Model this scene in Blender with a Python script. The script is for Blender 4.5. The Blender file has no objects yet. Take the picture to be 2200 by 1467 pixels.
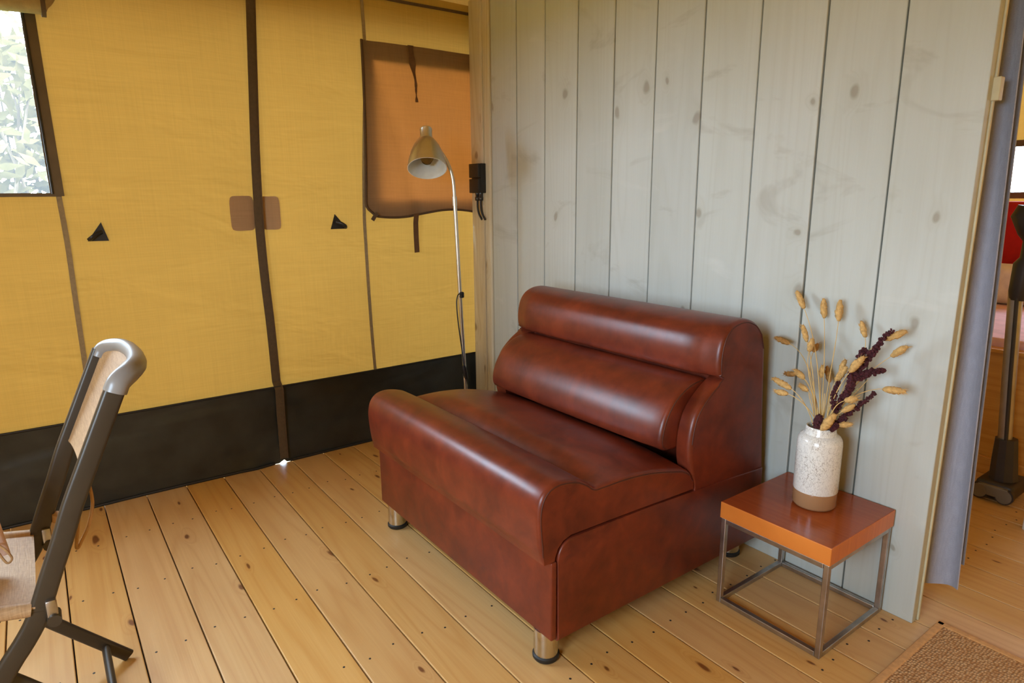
import bpy, bmesh, math, random
from mathutils import Vector, Matrix, noise

# ------------------------------------------------------------------ camera, world, daylight, exposure
# Everything is laid out in working units (camera 1.5 up); S turns them into metres at the very end.
S = 0.8
scene = bpy.context.scene
col = scene.collection
F_PX, PITCH, YAW, ROLL = 1392.47, 0.2194, 0.63188, -0.0083
cam_d = bpy.data.cameras.new('camera'); cam = bpy.data.objects.new('camera', cam_d); col.objects.link(cam)
cam_d.sensor_width = 36.0; cam_d.lens = 36.0 * F_PX / 2200.0
cam_d.clip_start = 0.02; cam_d.clip_end = 200
_f = Vector((math.cos(PITCH)*math.sin(YAW), math.cos(PITCH)*math.cos(YAW), -math.sin(PITCH)))
_r = Vector((math.cos(YAW), -math.sin(YAW), 0)); _u = _r.cross(_f)
_r2 = math.cos(ROLL)*_r + math.sin(ROLL)*_u; _u2 = -math.sin(ROLL)*_r + math.cos(ROLL)*_u
CAM_M = Matrix((_r2, _u2, -_f)).transposed()
cam.matrix_world = Matrix.Translation((0, 0, 1.5)) @ CAM_M.to_4x4()
scene.camera = cam

SKY = 42.0
world = bpy.data.worlds.new('overcast_sky'); scene.world = world; world.use_nodes = True
bg = world.node_tree.nodes['Background']
bg.inputs[0].default_value = (0.55, 0.78, 1.07, 1); bg.inputs[1].default_value = SKY

# window openings: (hole in the canvas) A behind the camera, B in the back wall, C in the bedroom
XL, XR, YF, YB = -1.6, 6.4, -2.5, 3.68
EAVE, RIDGE_Y, RIDGE_Z = 2.66, 0.6, 4.4
WIN_A = (-0.38, 0.80, 1.00, 2.12)        # y0,y1,z0,z1 on x = XL
WIN_B = (-1.42, 0.108, 1.53, 2.31)       # x0,x1,z0,z1 on y = YB
WIN_C = (-0.90, 1.98, 1.48, 1.88)         # y0,y1,z0,z1 on x = XR
def portal(name, loc, rot, sx, sy):
    l = bpy.data.lights.new(name, 'AREA'); l.shape = 'RECTANGLE'; l.size = sx*S; l.size_y = sy*S
    l.cycles.is_portal = True
    o = bpy.data.objects.new(name, l); o.location = loc; o.rotation_euler = rot; col.objects.link(o)
portal('daylight_portal_a', (XL-0.03, (WIN_A[0]+WIN_A[1])/2, (WIN_A[2]+WIN_A[3])/2), (0, -math.pi/2, 0), WIN_A[3]-WIN_A[2], WIN_A[1]-WIN_A[0])
portal('daylight_portal_b', ((WIN_B[0]+WIN_B[1])/2, YB+0.05, (WIN_B[2]+WIN_B[3])/2), (-math.pi/2, 0, 0), WIN_B[1]-WIN_B[0], WIN_B[3]-WIN_B[2])
portal('daylight_portal_c', (XR+0.03, (WIN_C[0]+WIN_C[1])/2, (WIN_C[2]+WIN_C[3])/2), (0, math.pi/2, 0), WIN_C[3]-WIN_C[2], WIN_C[1]-WIN_C[0])

vs = scene.view_settings
scene.display_settings.display_device = 'sRGB'
vs.view_transform = 'Standard'; vs.look = 'None'; vs.gamma = 1; vs.use_curve_mapping = False
vs.exposure = -0.12
scene.cycles.max_bounces = 7; scene.cycles.diffuse_bounces = 3; scene.cycles.glossy_bounces = 3; scene.cycles.caustics_reflective = False; scene.cycles.caustics_refractive = False; scene.cycles.transparent_max_bounces = 12
scene.cycles.sample_clamp_indirect = 8.0

rnd = random.Random(7)

# ------------------------------------------------------------------ material helpers
def srgb(r, g, b):
    f = lambda c: (c/255/12.92) if c/255 <= 0.04045 else ((c/255+0.055)/1.055)**2.4
    return (f(r), f(g), f(b), 1)
class NT:
    def __init__(s, name):
        s.m = bpy.data.materials.new(name); s.m.use_nodes = True; s.t = s.m.node_tree; s.t.nodes.clear()
        s.out = s.n('ShaderNodeOutputMaterial')
    def n(s, typ, **kw):
        nd = s.t.nodes.new(typ)
        for k, v in kw.items(): setattr(nd, k, v)
        return nd
    def l(s, a, b): s.t.links.new(a, b)
    def setin(s, nd, **kw):
        for k, v in kw.items():
            i = nd.inputs[k.replace('_', ' ')]
            if hasattr(v, 'links') or isinstance(v, bpy.types.NodeSocket): s.l(v, i)
            else: i.default_value = v
        return nd
    def coord(s, scale=(1, 1, 1), rand=False):
        tc = s.n('ShaderNodeTexCoord'); mp = s.n('ShaderNodeMapping'); mp.inputs['Scale'].default_value = scale
        if rand:
            oi = s.n('ShaderNodeObjectInfo'); ml = s.n('ShaderNodeMath', operation='MULTIPLY'); s.l(oi.outputs['Random'], ml.inputs[0]); ml.inputs[1].default_value = 41.7
            ad = s.n('ShaderNodeVectorMath', operation='ADD'); s.l(tc.outputs['Object'], ad.inputs[0]); s.l(ml.outputs[0], ad.inputs[1])
            s.l(ad.outputs[0], mp.inputs['Vector'])
        else: s.l(tc.outputs['Object'], mp.inputs['Vector'])
        return mp.outputs[0]
    def noise(s, vec, scale=5, detail=3, rough=0.5, dist=0.0):
        nd = s.n('ShaderNodeTexNoise'); s.l(vec, nd.inputs['Vector'])
        nd.inputs['Scale'].default_value = scale; nd.inputs['Detail'].default_value = detail; nd.inputs['Roughness'].default_value = rough; nd.inputs['Distortion'].default_value = dist
        return nd.outputs['Fac']
    def ramp(s, fac, stops):
        nd = s.n('ShaderNodeValToRGB'); s.l(fac, nd.inputs[0]); cr = nd.color_ramp
        while len(cr.elements) < len(stops): cr.elements.new(0.5)
        for e, (p, c) in zip(cr.elements, stops):
            e.position = p; e.color = c if isinstance(c, tuple) else (c, c, c, 1)
        return nd.outputs[0]
    def mix(s, fac, a, b, mode='MIX'):
        nd = s.n('ShaderNodeMix', data_type='RGBA', blend_type=mode)
        for i, v in ((0, fac), (6, a), (7, b)):
            if isinstance(v, bpy.types.NodeSocket): s.l(v, nd.inputs[i])
            else: nd.inputs[i].default_value = v
        return nd.outputs[2]
    def math(s, op, a, b=0.0):
        nd = s.n('ShaderNodeMath', operation=op)
        for i, v in ((0, a), (1, b)):
            if isinstance(v, bpy.types.NodeSocket): s.l(v, nd.inputs[i])
            else: nd.inputs[i].default_value = v
        return nd.outputs[0]
    def bump(s, h, strength=0.3, dist=0.01):
        nd = s.n('ShaderNodeBump'); s.l(h, nd.inputs['Height']); nd.inputs['Strength'].default_value = strength; nd.inputs['Distance'].default_value = dist
        return nd.outputs[0]
    def pbr(s, color, rough=0.5, metal=0.0, normal=None, spec=0.5, coat=0.0, coat_rough=0.1):
        b = s.n('ShaderNodeBsdfPrincipled')
        for k, v in (('Base Color', color), ('Roughness', rough), ('Metallic', metal), ('Specular IOR Level', spec), ('Coat Weight', coat), ('Coat Roughness', coat_rough)):
            if isinstance(v, bpy.types.NodeSocket): s.l(v, b.inputs[k])
            else: b.inputs[k].default_value = v
        if normal is not None: s.l(normal, b.inputs['Normal'])
        return b.outputs[0]
    def done(s, sh): s.l(sh, s.out.inputs[0]); return s.m

def plain(name, c, rough=0.5, metal=0.0, bump=0.0, bscale=60, var=0.12, spec=0.5):
    t = NT(name); v = t.coord()
    n = t.noise(v, bscale*0.25, 3)
    cc = t.mix(t.ramp(n, [(0.3, 0.0), (0.7, 1.0)]), tuple(x*(1-var) for x in c[:3])+(1,), tuple(min(1, x*(1+var)) for x in c[:3])+(1,))
    nm = t.bump(t.noise(v, bscale, 3), bump, 0.002) if bump else None
    return t.done(t.pbr(cc, rough, metal, nm, spec))

def wood(name, base, light, dark, knot, axis, rough=0.5, knot_scale=3.0, knot_thr=0.075, rnd_var=0.10, bump=0.08, grain=0.5, knot_op=0.85, smudge=0.0):
    """grain runs along axis (1 = y, 2 = z)"""
    t = NT(name)
    def sc(across, along):
        v = [across]*3; v[axis] = along; return tuple(v)
    # knots: sparse stretched voronoi cells
    kv0 = t.coord(sc(knot_scale*1.5, knot_scale*(0.55 if axis == 1 else 1.0)), True)
    sx = t.n('ShaderNodeSeparateXYZ'); t.l(kv0, sx.inputs[0]); cx = t.n('ShaderNodeCombineXYZ')
    t.l(sx.outputs[0 if axis == 1 else 1], cx.inputs[0]); t.l(sx.outputs[axis], cx.inputs[1]); kv = cx.outputs[0]
    wob = t.n('ShaderNodeTexNoise'); t.l(kv, wob.inputs['Vector']); wob.inputs['Scale'].default_value = 2.5; wob.inputs['Detail'].default_value = 2
    sub = t.n('ShaderNodeVectorMath', operation='SCALE'); t.l(wob.outputs['Color'], sub.inputs[0]); sub.inputs['Scale'].default_value = 0.22
    kv2 = t.n('ShaderNodeVectorMath', operation='ADD'); t.l(kv, kv2.inputs[0]); t.l(sub.outputs[0], kv2.inputs[1])
    vo = t.n('ShaderNodeTexVoronoi', voronoi_dimensions='2D'); t.l(kv2.outputs[0], vo.inputs['Vector']); vo.inputs['Scale'].default_value = 1.0
    sep = t.n('ShaderNodeSeparateColor'); t.l(vo.outputs['Color'], sep.inputs[0])
    keep = t.math('GREATER_THAN', sep.outputs[0], 0.30)
    sz = t.math('MULTIPLY_ADD', sep.outputs[1], 0.8)
    d = t.math('DIVIDE', vo.outputs['Distance'], t.math('ADD', t.math('MULTIPLY', sep.outputs[1], knot_thr), knot_thr*0.5))
    kmask = t.math('MULTIPLY', t.ramp(d, [(0.5, 1.0), (1.0, 0.0)]), keep)
    halo = t.math('MULTIPLY', t.ramp(t.math('MULTIPLY', d, 0.33), [(0.1, 1.0), (1.0, 0.0)]), keep)
    # grain bends around knots
    gv = t.coord(sc(9.0, 0.55), True)
    warp = t.n('ShaderNodeVectorMath', operation='SCALE'); warp.inputs[0].default_value = tuple(1.0 if i != axis else 0.0 for i in range(3)); t.l(t.math('MULTIPLY', halo, 0.5), warp.inputs['Scale'])
    gv2 = t.n('ShaderNodeVectorMath', operation='ADD'); t.l(gv, gv2.inputs[0]); t.l(warp.outputs[0], gv2.inputs[1])
    rings = t.noise(gv2.outputs[0], 1.0, 1, 0.4, 0.3)
    rings = t.math('PINGPONG', t.math('MULTIPLY', rings, 9.0), 0.5)
    rings = t.ramp(t.math('MULTIPLY', rings, 2.0), [(0.0, 1.0), (0.45, 0.25), (1.0, 0.0)])
    fine = t.noise(t.coord(sc(160, 3.0), True), 1.0, 2, 0.6)
    big = t.noise(t.coord(sc(3.0, 1.2), True), 1.0, 2)
    c = t.mix(t.ramp(big, [(0.3, 0.0), (0.7, 1.0)]), base, light)
    c = t.mix(t.math('MULTIPLY', rings, grain), c, dark)
    c = t.mix(t.math('MULTIPLY', t.ramp(fine, [(0.35, 1.0), (0.65, 0.0)]), grain*0.5), c, dark)
    c = t.mix(t.math('MULTIPLY', halo, 0.30), c, dark)
    c = t.mix(t.math('MULTIPLY', kmask, knot_op), c, knot)
    if smudge:
        sm = t.noise(t.coord(sc(2.6, 5.5), True), 1.0, 4, 0.62, 0.8)
        c = t.mix(t.math('MULTIPLY', t.ramp(sm, [(0.60, 0.0), (0.72, 1.0)]), smudge), c, knot)
        c = t.mix(t.math('MULTIPLY', t.ramp(sm, [(0.26, 1.0), (0.38, 0.0)]), smudge*0.8), c, (0.66, 0.65, 0.60, 1))
    oi = t.n('ShaderNodeObjectInfo')
    br = t.math('ADD', t.math('MULTIPLY', oi.outputs['Random'], rnd_var*2), 1-rnd_var)
    hsv = t.n('ShaderNodeHueSaturation'); t.l(c, hsv.inputs['Color']); t.l(br, hsv.inputs['Value'])
    hs = t.math('ADD', t.math('MULTIPLY', t.math('FRACT', t.math('MULTIPLY', oi.outputs['Random'], 7.3)), 0.14), 0.93)
    t.l(hs, hsv.inputs['Saturation'])
    nm = t.bump(t.math('MULTIPLY', fine, 0.6), bump, 0.004)
    rg = t.math('ADD', t.math('MULTIPLY', fine, 0.15), rough-0.07)
    return t.done(t.pbr(hsv.outputs[0], rg, 0, nm, 0.4))

def canvas(name, refl, trans, weave=260, wrinkle=0.25, double=0.0):
    t = NT(name); v = t.coord()
    big = t.noise(t.coord((0.9, 0.9, 0.5)), 1.6, 2, 0.55)
    w1 = t.noise(t.coord((weave, weave, 3)), 1.0, 1); w2 = t.noise(t.coord((6, 6, weave)), 1.0, 1)
    slub = t.math('ADD', t.math('MULTIPLY', w1, 0.5), t.math('MULTIPLY', w2, 0.5))
    k = t.math('ADD', t.math('MULTIPLY', t.ramp(slub, [(0.3, 0.0), (0.7, 1.0)]), 0.14), t.math('ADD', t.math('MULTIPLY', big, 0.16), 0.85))
    def mul(c):
        nd = t.n('ShaderNodeVectorMath', operation='SCALE'); nd.inputs[0].default_value = c[:3]; t.l(k, nd.inputs['Scale']); return nd.outputs[0]
    h = t.noise(t.coord((2.2, 2.2, 5.5)), 1.0, 3, 0.6, 0.6)
    nm = t.bump(h, wrinkle, 0.05)
    d = t.n('ShaderNodeBsdfDiffuse'); t.l(mul(refl), d.inputs['Color']); t.l(nm, d.inputs['Normal'])
    tr = t.n('ShaderNodeBsdfTranslucent'); t.l(mul(trans), tr.inputs['Color']); t.l(nm, tr.inputs['Normal'])
    a = t.n('ShaderNodeAddShader'); t.l(d.outputs[0], a.inputs[0]); t.l(tr.outputs[0], a.inputs[1])
    return t.done(a.outputs[0])

# ------------------------------------------------------------------ materials
M = {}
M['canvas'] = canvas('yellow_canvas', (0.40, 0.24, 0.055), (0.0350, 0.0156, 0.0026))
M['roof'] = canvas('roof_canvas', (0.40, 0.22, 0.05), (0.0100, 0.0040, 0.0006))
M['flap'] = canvas('brown_flap_canvas', (0.20, 0.135, 0.075), (0.0370, 0.0092, 0.0012), wrinkle=0.12)
M['patch'] = canvas('patch_canvas', (0.42, 0.26, 0.14), (0.002, 0.001, 0.0004), wrinkle=0.2)
M['skirt'] = None
def mk_skirt():
    t = NT('black_vinyl_skirt'); v = t.coord((1.5, 1.5, 1.5))
    c = t.mix(t.ramp(t.noise(v, 6, 5), [(0.35, 0.0), (0.75, 1.0)]), (0.021, 0.022, 0.018, 1), (0.036, 0.038, 0.033, 1))
    h = t.math('ADD', t.noise(t.coord((2.0, 2.0, 5.0)), 0.9, 1.5, 0.4, 0.8), t.math('MULTIPLY', t.noise(v, 180, 2), 0.004))
    return t.done(t.pbr(c, 0.34, 0, t.bump(h, 0.5, 0.05), 0.45))
M['skirt'] = mk_skirt()
M['tape'] = plain('brown_webbing', srgb(84, 66, 42), 0.75, bump=0.3, bscale=300)
M['seam'] = plain('grey_brown_seam', srgb(146, 126, 92), 0.8, bump=0.2, bscale=300)
M['binding'] = plain('dark_binding', srgb(84, 62, 40), 0.75, bump=0.3, bscale=300)
M['brown_strap'] = plain('brown_strap', srgb(98, 66, 36), 0.8, bump=0.3, bscale=300)
M['black_rubber'] = plain('black_rubber', (0.012, 0.011, 0.010, 1), 0.55, bump=0.1)
M['black_plastic'] = plain('black_plastic', (0.010, 0.009, 0.009, 1), 0.42, bump=0.05)
M['dark_glossy'] = plain('dark_glossy_plastic', (0.02, 0.02, 0.022, 1), 0.15)
M['cream_roll'] = plain('rolled_flap_cloth', srgb(165, 140, 95), 0.9, bump=0.3, bscale=200)
M['zip_edge'] = plain('window_binding_vinyl', srgb(92, 76, 54), 0.35, bump=0.2, bscale=60)
M['floor'] = wood('pine_boards', srgb(206, 160, 96), srgb(214, 172, 112), srgb(184, 128, 66), srgb(100, 50, 24), 1, 0.42, 3.9, 0.048, 0.05, 0.10, 0.36)
M['subfloor'] = plain('dark_subfloor', srgb(52, 34, 18), 0.9)
M['wall'] = wood('whitewashed_boards', srgb(182, 184, 175), srgb(192, 194, 187), srgb(165, 162, 147), srgb(134, 122, 102), 2, 0.55, 2.3, 0.050, 0.03, 0.10, 0.17, 0.60, 0.32)
M['post'] = wood('whitewashed_post', srgb(196, 184, 156), srgb(204, 192, 166), srgb(172, 152, 116), srgb(130, 108, 80), 2, 0.55, 2.0, 0.05, 0.02, 0.12, 0.45)
M['edge'] = plain('board_edge_wood', srgb(196, 184, 150), 0.6)
M['bed_wood'] = wood('honey_bed_wood', srgb(206, 150, 76), srgb(214, 160, 86), srgb(176, 112, 50), srgb(110, 60, 26), 1, 0.4, 2.0, 0.06, 0.04, 0.05, 0.35)
def mk_leather():
    t = NT('oxblood_leatherette'); v = t.coord()
    n1 = t.noise(v, 9, 5, 0.62, 0.5); n2 = t.noise(v, 34, 4, 0.6)
    m = t.ramp(t.math('ADD', t.math('MULTIPLY', n1, 0.75), t.math('MULTIPLY', n2, 0.25)), [(0.36, 0.0), (0.66, 1.0)])
    c = t.mix(m, (0.095, 0.0155, 0.0075, 1), (0.190, 0.031, 0.0115, 1))
    vo = t.n('ShaderNodeTexVoronoi', feature='DISTANCE_TO_EDGE'); t.l(v, vo.inputs['Vector']); vo.inputs['Scale'].default_value = 330
    cre = t.noise(t.coord((60, 22, 60)), 1.0, 4, 0.65, 1.2)
    h = t.math('ADD', t.math('MULTIPLY', vo.outputs['Distance'], 0.35), t.math('MULTIPLY', t.ramp(cre, [(0.40, 0.0), (0.58, 1.0)]), 0.08))
    r = t.math('ADD', t.math('MULTIPLY', n2, 0.10), 0.29)
    return t.done(t.pbr(c, r, 0, t.bump(h, 0.10, 0.0015), 0.42))
M['leather'] = mk_leather()
M['stitch'] = plain('sofa_stitching', srgb(74, 30, 18), 0.6)
M['chrome'] = plain('worn_chrome', (0.62, 0.58, 0.48, 1), 0.22, 1.0, var=0.15, bscale=40)
M['steel'] = plain('brushed_raw_steel', (0.46, 0.43, 0.40, 1), 0.36, 1.0, bump=0.05, var=0.2, bscale=90)
M['lamp_metal'] = plain('satin_aluminium', (0.66, 0.65, 0.62, 1), 0.32, 1.0, var=0.05)
M['lamp_white'] = plain('lamp_inner_white', (0.75, 0.73, 0.68, 1), 0.4)
def mk_tabletop(name, a, b, rough):
    t = NT(name); g = t.noise(t.coord((90, 5, 5)), 1.0, 4, 0.6)
    c = t.mix(t.ramp(g, [(0.3, 0.0), (0.7, 1.0)]), a, b)
    return t.done(t.pbr(c, rough, 0, None, 0.5))
M['table_top'] = mk_tabletop('table_red_brown_lacquer', srgb(146, 66, 26), srgb(160, 76, 32), 0.18)
M['table_side'] = mk_tabletop('table_orange_veneer', srgb(196, 108, 40), srgb(212, 124, 50), 0.35)
def mk_glaze():
    t = NT('speckled_glaze'); v = t.coord()
    sp = t.noise(t.coord((1, 1, 0.7)), 210, 4, 0.7, 1.5)
    blot = t.noise(v, 14, 2)
    m = t.math('MULTIPLY', t.ramp(sp, [(0.50, 0.0), (0.62, 1.0)]), t.ramp(blot, [(0.3, 0.25), (0.7, 1.0)]))
    c = t.mix(m, srgb(226, 222, 214), srgb(140, 128, 116))
    return t.done(t.pbr(c, 0.16, 0, t.bump(sp, 0.05, 0.002), 0.5))
M['glaze'] = mk_glaze()
M['glaze_brown'] = plain('brown_glaze', srgb(160, 120, 84), 0.14, var=0.04, bscale=30)
M['vase_in'] = plain('vase_inside', srgb(90, 70, 50), 0.6)
M['straw'] = plain('dry_straw', srgb(214, 178, 112), 0.8)
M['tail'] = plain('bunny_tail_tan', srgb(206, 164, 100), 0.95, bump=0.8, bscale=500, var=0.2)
M['tail_dark'] = plain('bunny_tail_brown_shaded', srgb(176, 130, 70), 0.95, bump=0.8, bscale=500, var=0.2)  # darker tan for the brownish head, and shade painted into the shaded heads
M['amaranth'] = plain('dark_red_amaranth', srgb(70, 24, 30), 0.9, bump=0.6, bscale=400, var=0.35)
M['palegreen'] = plain('pale_green_plume', srgb(196, 196, 150), 0.95)
M['chair_frame'] = plain('dark_bronze_paint', srgb(62, 54, 44), 0.38, 0.2, bump=0.03, var=0.06)
M['chair_cap'] = plain('grey_moulded_plastic', srgb(138, 134, 130), 0.32, bump=0.03, var=0.04)
def mk_mesh(name, a, b, rough):
    t = NT(name)
    w = t.noise(t.coord((420, 30, 30)), 1.0, 2); w2 = t.noise(t.coord((30, 420, 420)), 1.0, 2)
    s = t.math('ADD', t.math('MULTIPLY', w, 0.5), t.math('MULTIPLY', w2, 0.5))
    c = t.mix(t.ramp(s, [(0.35, 0.0), (0.65, 1.0)]), a, b)
    return t.done(t.pbr(c, rough, 0, t.bump(s, 0.3, 0.002), 0.4))
M['textile'] = mk_mesh('woven_chair_textile', srgb(158, 124, 88), srgb(186, 152, 112), 0.55)
M['cord'] = plain('tan_cord', srgb(170, 130, 84), 0.9)
M['cushion_pale'] = plain('pale_pink_cotton', srgb(214, 178, 158), 0.95, bump=0.3, bscale=200)
def mk_rug():
    t = NT('jute_weave')
    v = t.coord((1, 1, 1))
    vo = t.n('ShaderNodeTexVoronoi'); t.l(t.coord((105, 150, 1)), vo.inputs['Vector']); vo.inputs['Scale'].default_value = 1.0; vo.inputs['Randomness'].default_value = 0.55
    n = t.noise(v, 30, 3)
    d = t.ramp(vo.outputs['Distance'], [(0.1, 1.0), (0.75, 0.0)])
    c = t.mix(d, srgb(160, 114, 68), srgb(240, 204, 156))
    c = t.mix(t.math('MULTIPLY', n, 0.5), c, srgb(190, 134, 84))
    return t.done(t.pbr(c, 0.95, 0, t.bump(d, 0.9, 0.006), 0.2))
M['rug'] = mk_rug()
M['rug_edge'] = plain('rug_binding_tape', srgb(204, 154, 98), 0.9, bump=0.4, bscale=300)
M['curtain'] = mk_mesh('blue_grey_curtain', srgb(150, 149, 158), srgb(164, 162, 172), 0.9)
M['red_cloth'] = plain('red_cloth', srgb(186, 22, 26), 0.9, bump=0.2)
M['pink_cloth'] = plain('pink_bedding', srgb(232, 186, 196), 0.95, bump=0.2)
M['white_cloth'] = plain('white_bedding', srgb(236, 222, 218), 0.95, bump=0.2)
M['white_paint'] = plain('white_painted_post', srgb(196, 188, 178), 0.5)
M['vac_dark'] = plain('vacuum_dark_plastic', srgb(52, 44, 38), 0.45)
M['vac_grey'] = plain('vacuum_grey_ring', srgb(120, 108, 90), 0.5)
M['vac_tube'] = plain('vacuum_tube_metal', (0.42, 0.36, 0.28, 1), 0.4, 0.8)
M['ground'] = plain('grass_ground', srgb(96, 104, 70), 0.95, var=0.3, bscale=12)
def mk_leaf():
    t = NT('hedge_leaf'); n = t.noise(t.coord(), 3.0, 4)
    c = t.mix(t.ramp(n, [(0.35, 0.0), (0.65, 1.0)]), srgb(64, 56, 30), srgb(112, 98, 62))
    d = t.n('ShaderNodeBsdfDiffuse'); t.l(c, d.inputs[0]); tr = t.n('ShaderNodeBsdfTranslucent'); t.l(c, tr.inputs[0])
    mx = t.n('ShaderNodeMixShader'); mx.inputs[0].default_value = 0.3; t.l(d.outputs[0], mx.inputs[1]); t.l(tr.outputs[0], mx.inputs[2])
    return t.done(mx.outputs[0])
M['leaf'] = mk_leaf()
M['bark'] = plain('hedge_bark', srgb(90, 74, 56), 0.95)
def mk_pane():
    t = NT('cloudy_vinyl_pane')
    tp = t.n('ShaderNodeBsdfTransparent'); tp.inputs[0].default_value = (0.98, 0.90, 0.82, 1)
    tr = t.n('ShaderNodeBsdfTranslucent'); tr.inputs[0].default_value = (0.9, 0.84, 0.78, 1)
    mx = t.n('ShaderNodeMixShader'); mx.inputs[0].default_value = 0.045; t.l(tp.outputs[0], mx.inputs[1]); t.l(tr.outputs[0], mx.inputs[2])
    gl = t.n('ShaderNodeBsdfGlossy'); gl.inputs[0].default_value = (1, 1, 1, 1); gl.inputs[1].default_value = 0.15
    m2 = t.n('ShaderNodeMixShader'); m2.inputs[0].default_value = 0.04; t.l(mx.outputs[0], m2.inputs[1]); t.l(gl.outputs[0], m2.inputs[2])
    return t.done(m2.outputs[0])
M['pane'] = mk_pane()
def mk_bulb():
    t = NT('amber_bulb_glass')
    g = t.n('ShaderNodeBsdfGlass'); g.inputs['Color'].default_value = (1.0, 0.82, 0.5, 1); g.inputs['Roughness'].default_value = 0.02; g.inputs['IOR'].default_value = 1.25
    return t.done(g.outputs[0])
M['bulb'] = mk_bulb()

# ------------------------------------------------------------------ geometry helpers
def wloc(o):
    v = Vector((0, 0, 0))
    while o is not None: v += Vector(o.location); o = o.parent
    return v
def obj(name, bm, mat, parent=None, loc=None, smooth=None, mats=None):
    """bm is given in scene coordinates; origin goes to loc (top level) or to the parent's origin"""
    base = wloc(parent) if parent is not None else Vector(loc or (0, 0, 0))
    if base.length: bmesh.ops.translate(bm, vec=-base, verts=bm.verts)
    bmesh.ops.recalc_face_normals(bm, faces=bm.faces)
    me = bpy.data.meshes.new(name); bm.to_mesh(me); bm.free()
    for m in (mats or [mat]): me.materials.append(m)
    if smooth is not None:
        me.polygons.foreach_set('use_smooth', [True]*len(me.polygons))
        me.set_sharp_from_angle(angle=math.radians(smooth))
    o = bpy.data.objects.new(name, me); col.objects.link(o)
    if parent is not None: o.parent = parent
    elif loc: o.location = loc
    return o
def thing(name, label, cat, loc=(0, 0, 0), group=None):
    o = bpy.data.objects.new(name, None); o.empty_display_size = 0.05; col.objects.link(o); o.location = loc
    tag(o, label, cat, group); return o
def tag(o, label, cat, group=None):
    o['label'] = label; o['category'] = cat
    if group: o['group'] = group
    return o
def struct(o, label=None):
    o['kind'] = 'structure'
    if label: o['label'] = label
    return o
def BM(): return bmesh.new()
def box(bm, x0, x1, y0, y1, z0, z1, bev=0.0, seg=2):
    r = bmesh.ops.create_cube(bm, size=1.0); vs_ = r['verts']
    for v in vs_: v.co = Vector((x0+(v.co.x+.5)*(x1-x0), y0+(v.co.y+.5)*(y1-y0), z0+(v.co.z+.5)*(z1-z0)))
    if bev:
        es = list({e for v in vs_ for e in v.link_edges})
        bmesh.ops.bevel(bm, geom=es, offset=bev, segments=seg, profile=0.5, affect='EDGES')
    return bm
def frames(pts, up=None):
    T = []
    for i in range(len(pts)):
        a = pts[max(i-1, 0)]; b = pts[min(i+1, len(pts)-1)]; T.append((b-a).normalized())
    n = up.copy() if up is not None else (Vector((0, 0, 1)) if abs(T[0].z) < 0.9 else Vector((0, 1, 0)))
    out = []
    for t in T:
        n = (n - t*n.dot(t)).normalized(); out.append((t, n, t.cross(n)))
    return out
def tube(bm, pts, r, n=8, caps=True, up=None, flat=1.0):
    """r: radius or list; flat scales the second axis"""
    pts = [Vector(p) for p in pts]; fr = frames(pts, up); rings = []
    for i, (p, (t, a, b)) in enumerate(zip(pts, fr)):
        rr = r[i] if isinstance(r, (list, tuple)) else r
        rings.append([bm.verts.new(p + a*math.cos(2*math.pi*k/n)*rr + b*math.sin(2*math.pi*k/n)*rr*flat) for k in range(n)])
    for A, B in zip(rings, rings[1:]):
        for k in range(n): bm.faces.new((A[k], A[(k+1) % n], B[(k+1) % n], B[k]))
    if caps: bm.faces.new(rings[0][::-1]); bm.faces.new(rings[-1])
    return bm
def bar(bm, pts, w, h, up, bev=0.0):
    """rectangular section swept along pts: w along (t x up), h along up; rounded corners by bev"""
    pts = [Vector(p) for p in pts]; fr = frames(pts, Vector(up))
    sec = []
    if bev:
        for cx, cy, a0 in ((1, 1, 0), (-1, 1, 90), (-1, -1, 180), (1, -1, 270)):
            for s in (0, 30, 60, 90):
                a = math.radians(a0+s); sec.append((cx*(w/2-bev)+math.cos(a)*bev, cy*(h/2-bev)+math.sin(a)*bev))
    else: sec = [(w/2, h/2), (-w/2, h/2), (-w/2, -h/2), (w/2, -h/2)]
    rings = [[bm.verts.new(p + b*x + a*y) for x, y in sec] for p, (t, a, b) in zip(pts, fr)]
    n = len(sec)
    for A, B in zip(rings, rings[1:]):
        for k in range(n): bm.faces.new((A[k], A[(k+1) % n], B[(k+1) % n], B[k]))
    bm.faces.new(rings[0][::-1]); bm.faces.new(rings[-1]); return bm
def lathe(bm, prof, mat4=None, n=40):
    mat4 = mat4 or Matrix.Identity(4); rings = []
    for r, z in prof:
        if r < 1e-6: rings.append([bm.verts.new(mat4 @ Vector((0, 0, z)))])
        else: rings.append([bm.verts.new(mat4 @ Vector((r*math.cos(2*math.pi*k/n), r*math.sin(2*math.pi*k/n), z))) for k in range(n)])
    for A, B in zip(rings, rings[1:]):
        for k in range(n):
            a, a2 = A[k % len(A)], A[(k+1) % len(A)]; b, b2 = B[k % len(B)], B[(k+1) % len(B)]
            vs_ = []
            for v in (a, a2, b2, b):
                if v not in vs_: vs_.append(v)
            if len(vs_) > 2: bm.faces.new(vs_)
    return bm
def catmull(pts, sub=4, closed=False):
    P = [Vector(p) for p in pts]; out = []; n = len(P)
    rng = range(n) if closed else range(n-1)
    for i in rng:
        if closed: a, b, c, d = P[(i-1) % n], P[i], P[(i+1) % n], P[(i+2) % n]
        else: a, b, c, d = P[max(i-1, 0)], P[i], P[i+1], P[min(i+2, n-1)]
        for s in range(sub):
            t = s/sub
            out.append(0.5*((2*b) + (c-a)*t + (2*a-5*b+4*c-d)*t*t + (3*b-3*c+d-a)*t**3))
    if not closed: out.append(P[-1])
    return out
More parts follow.
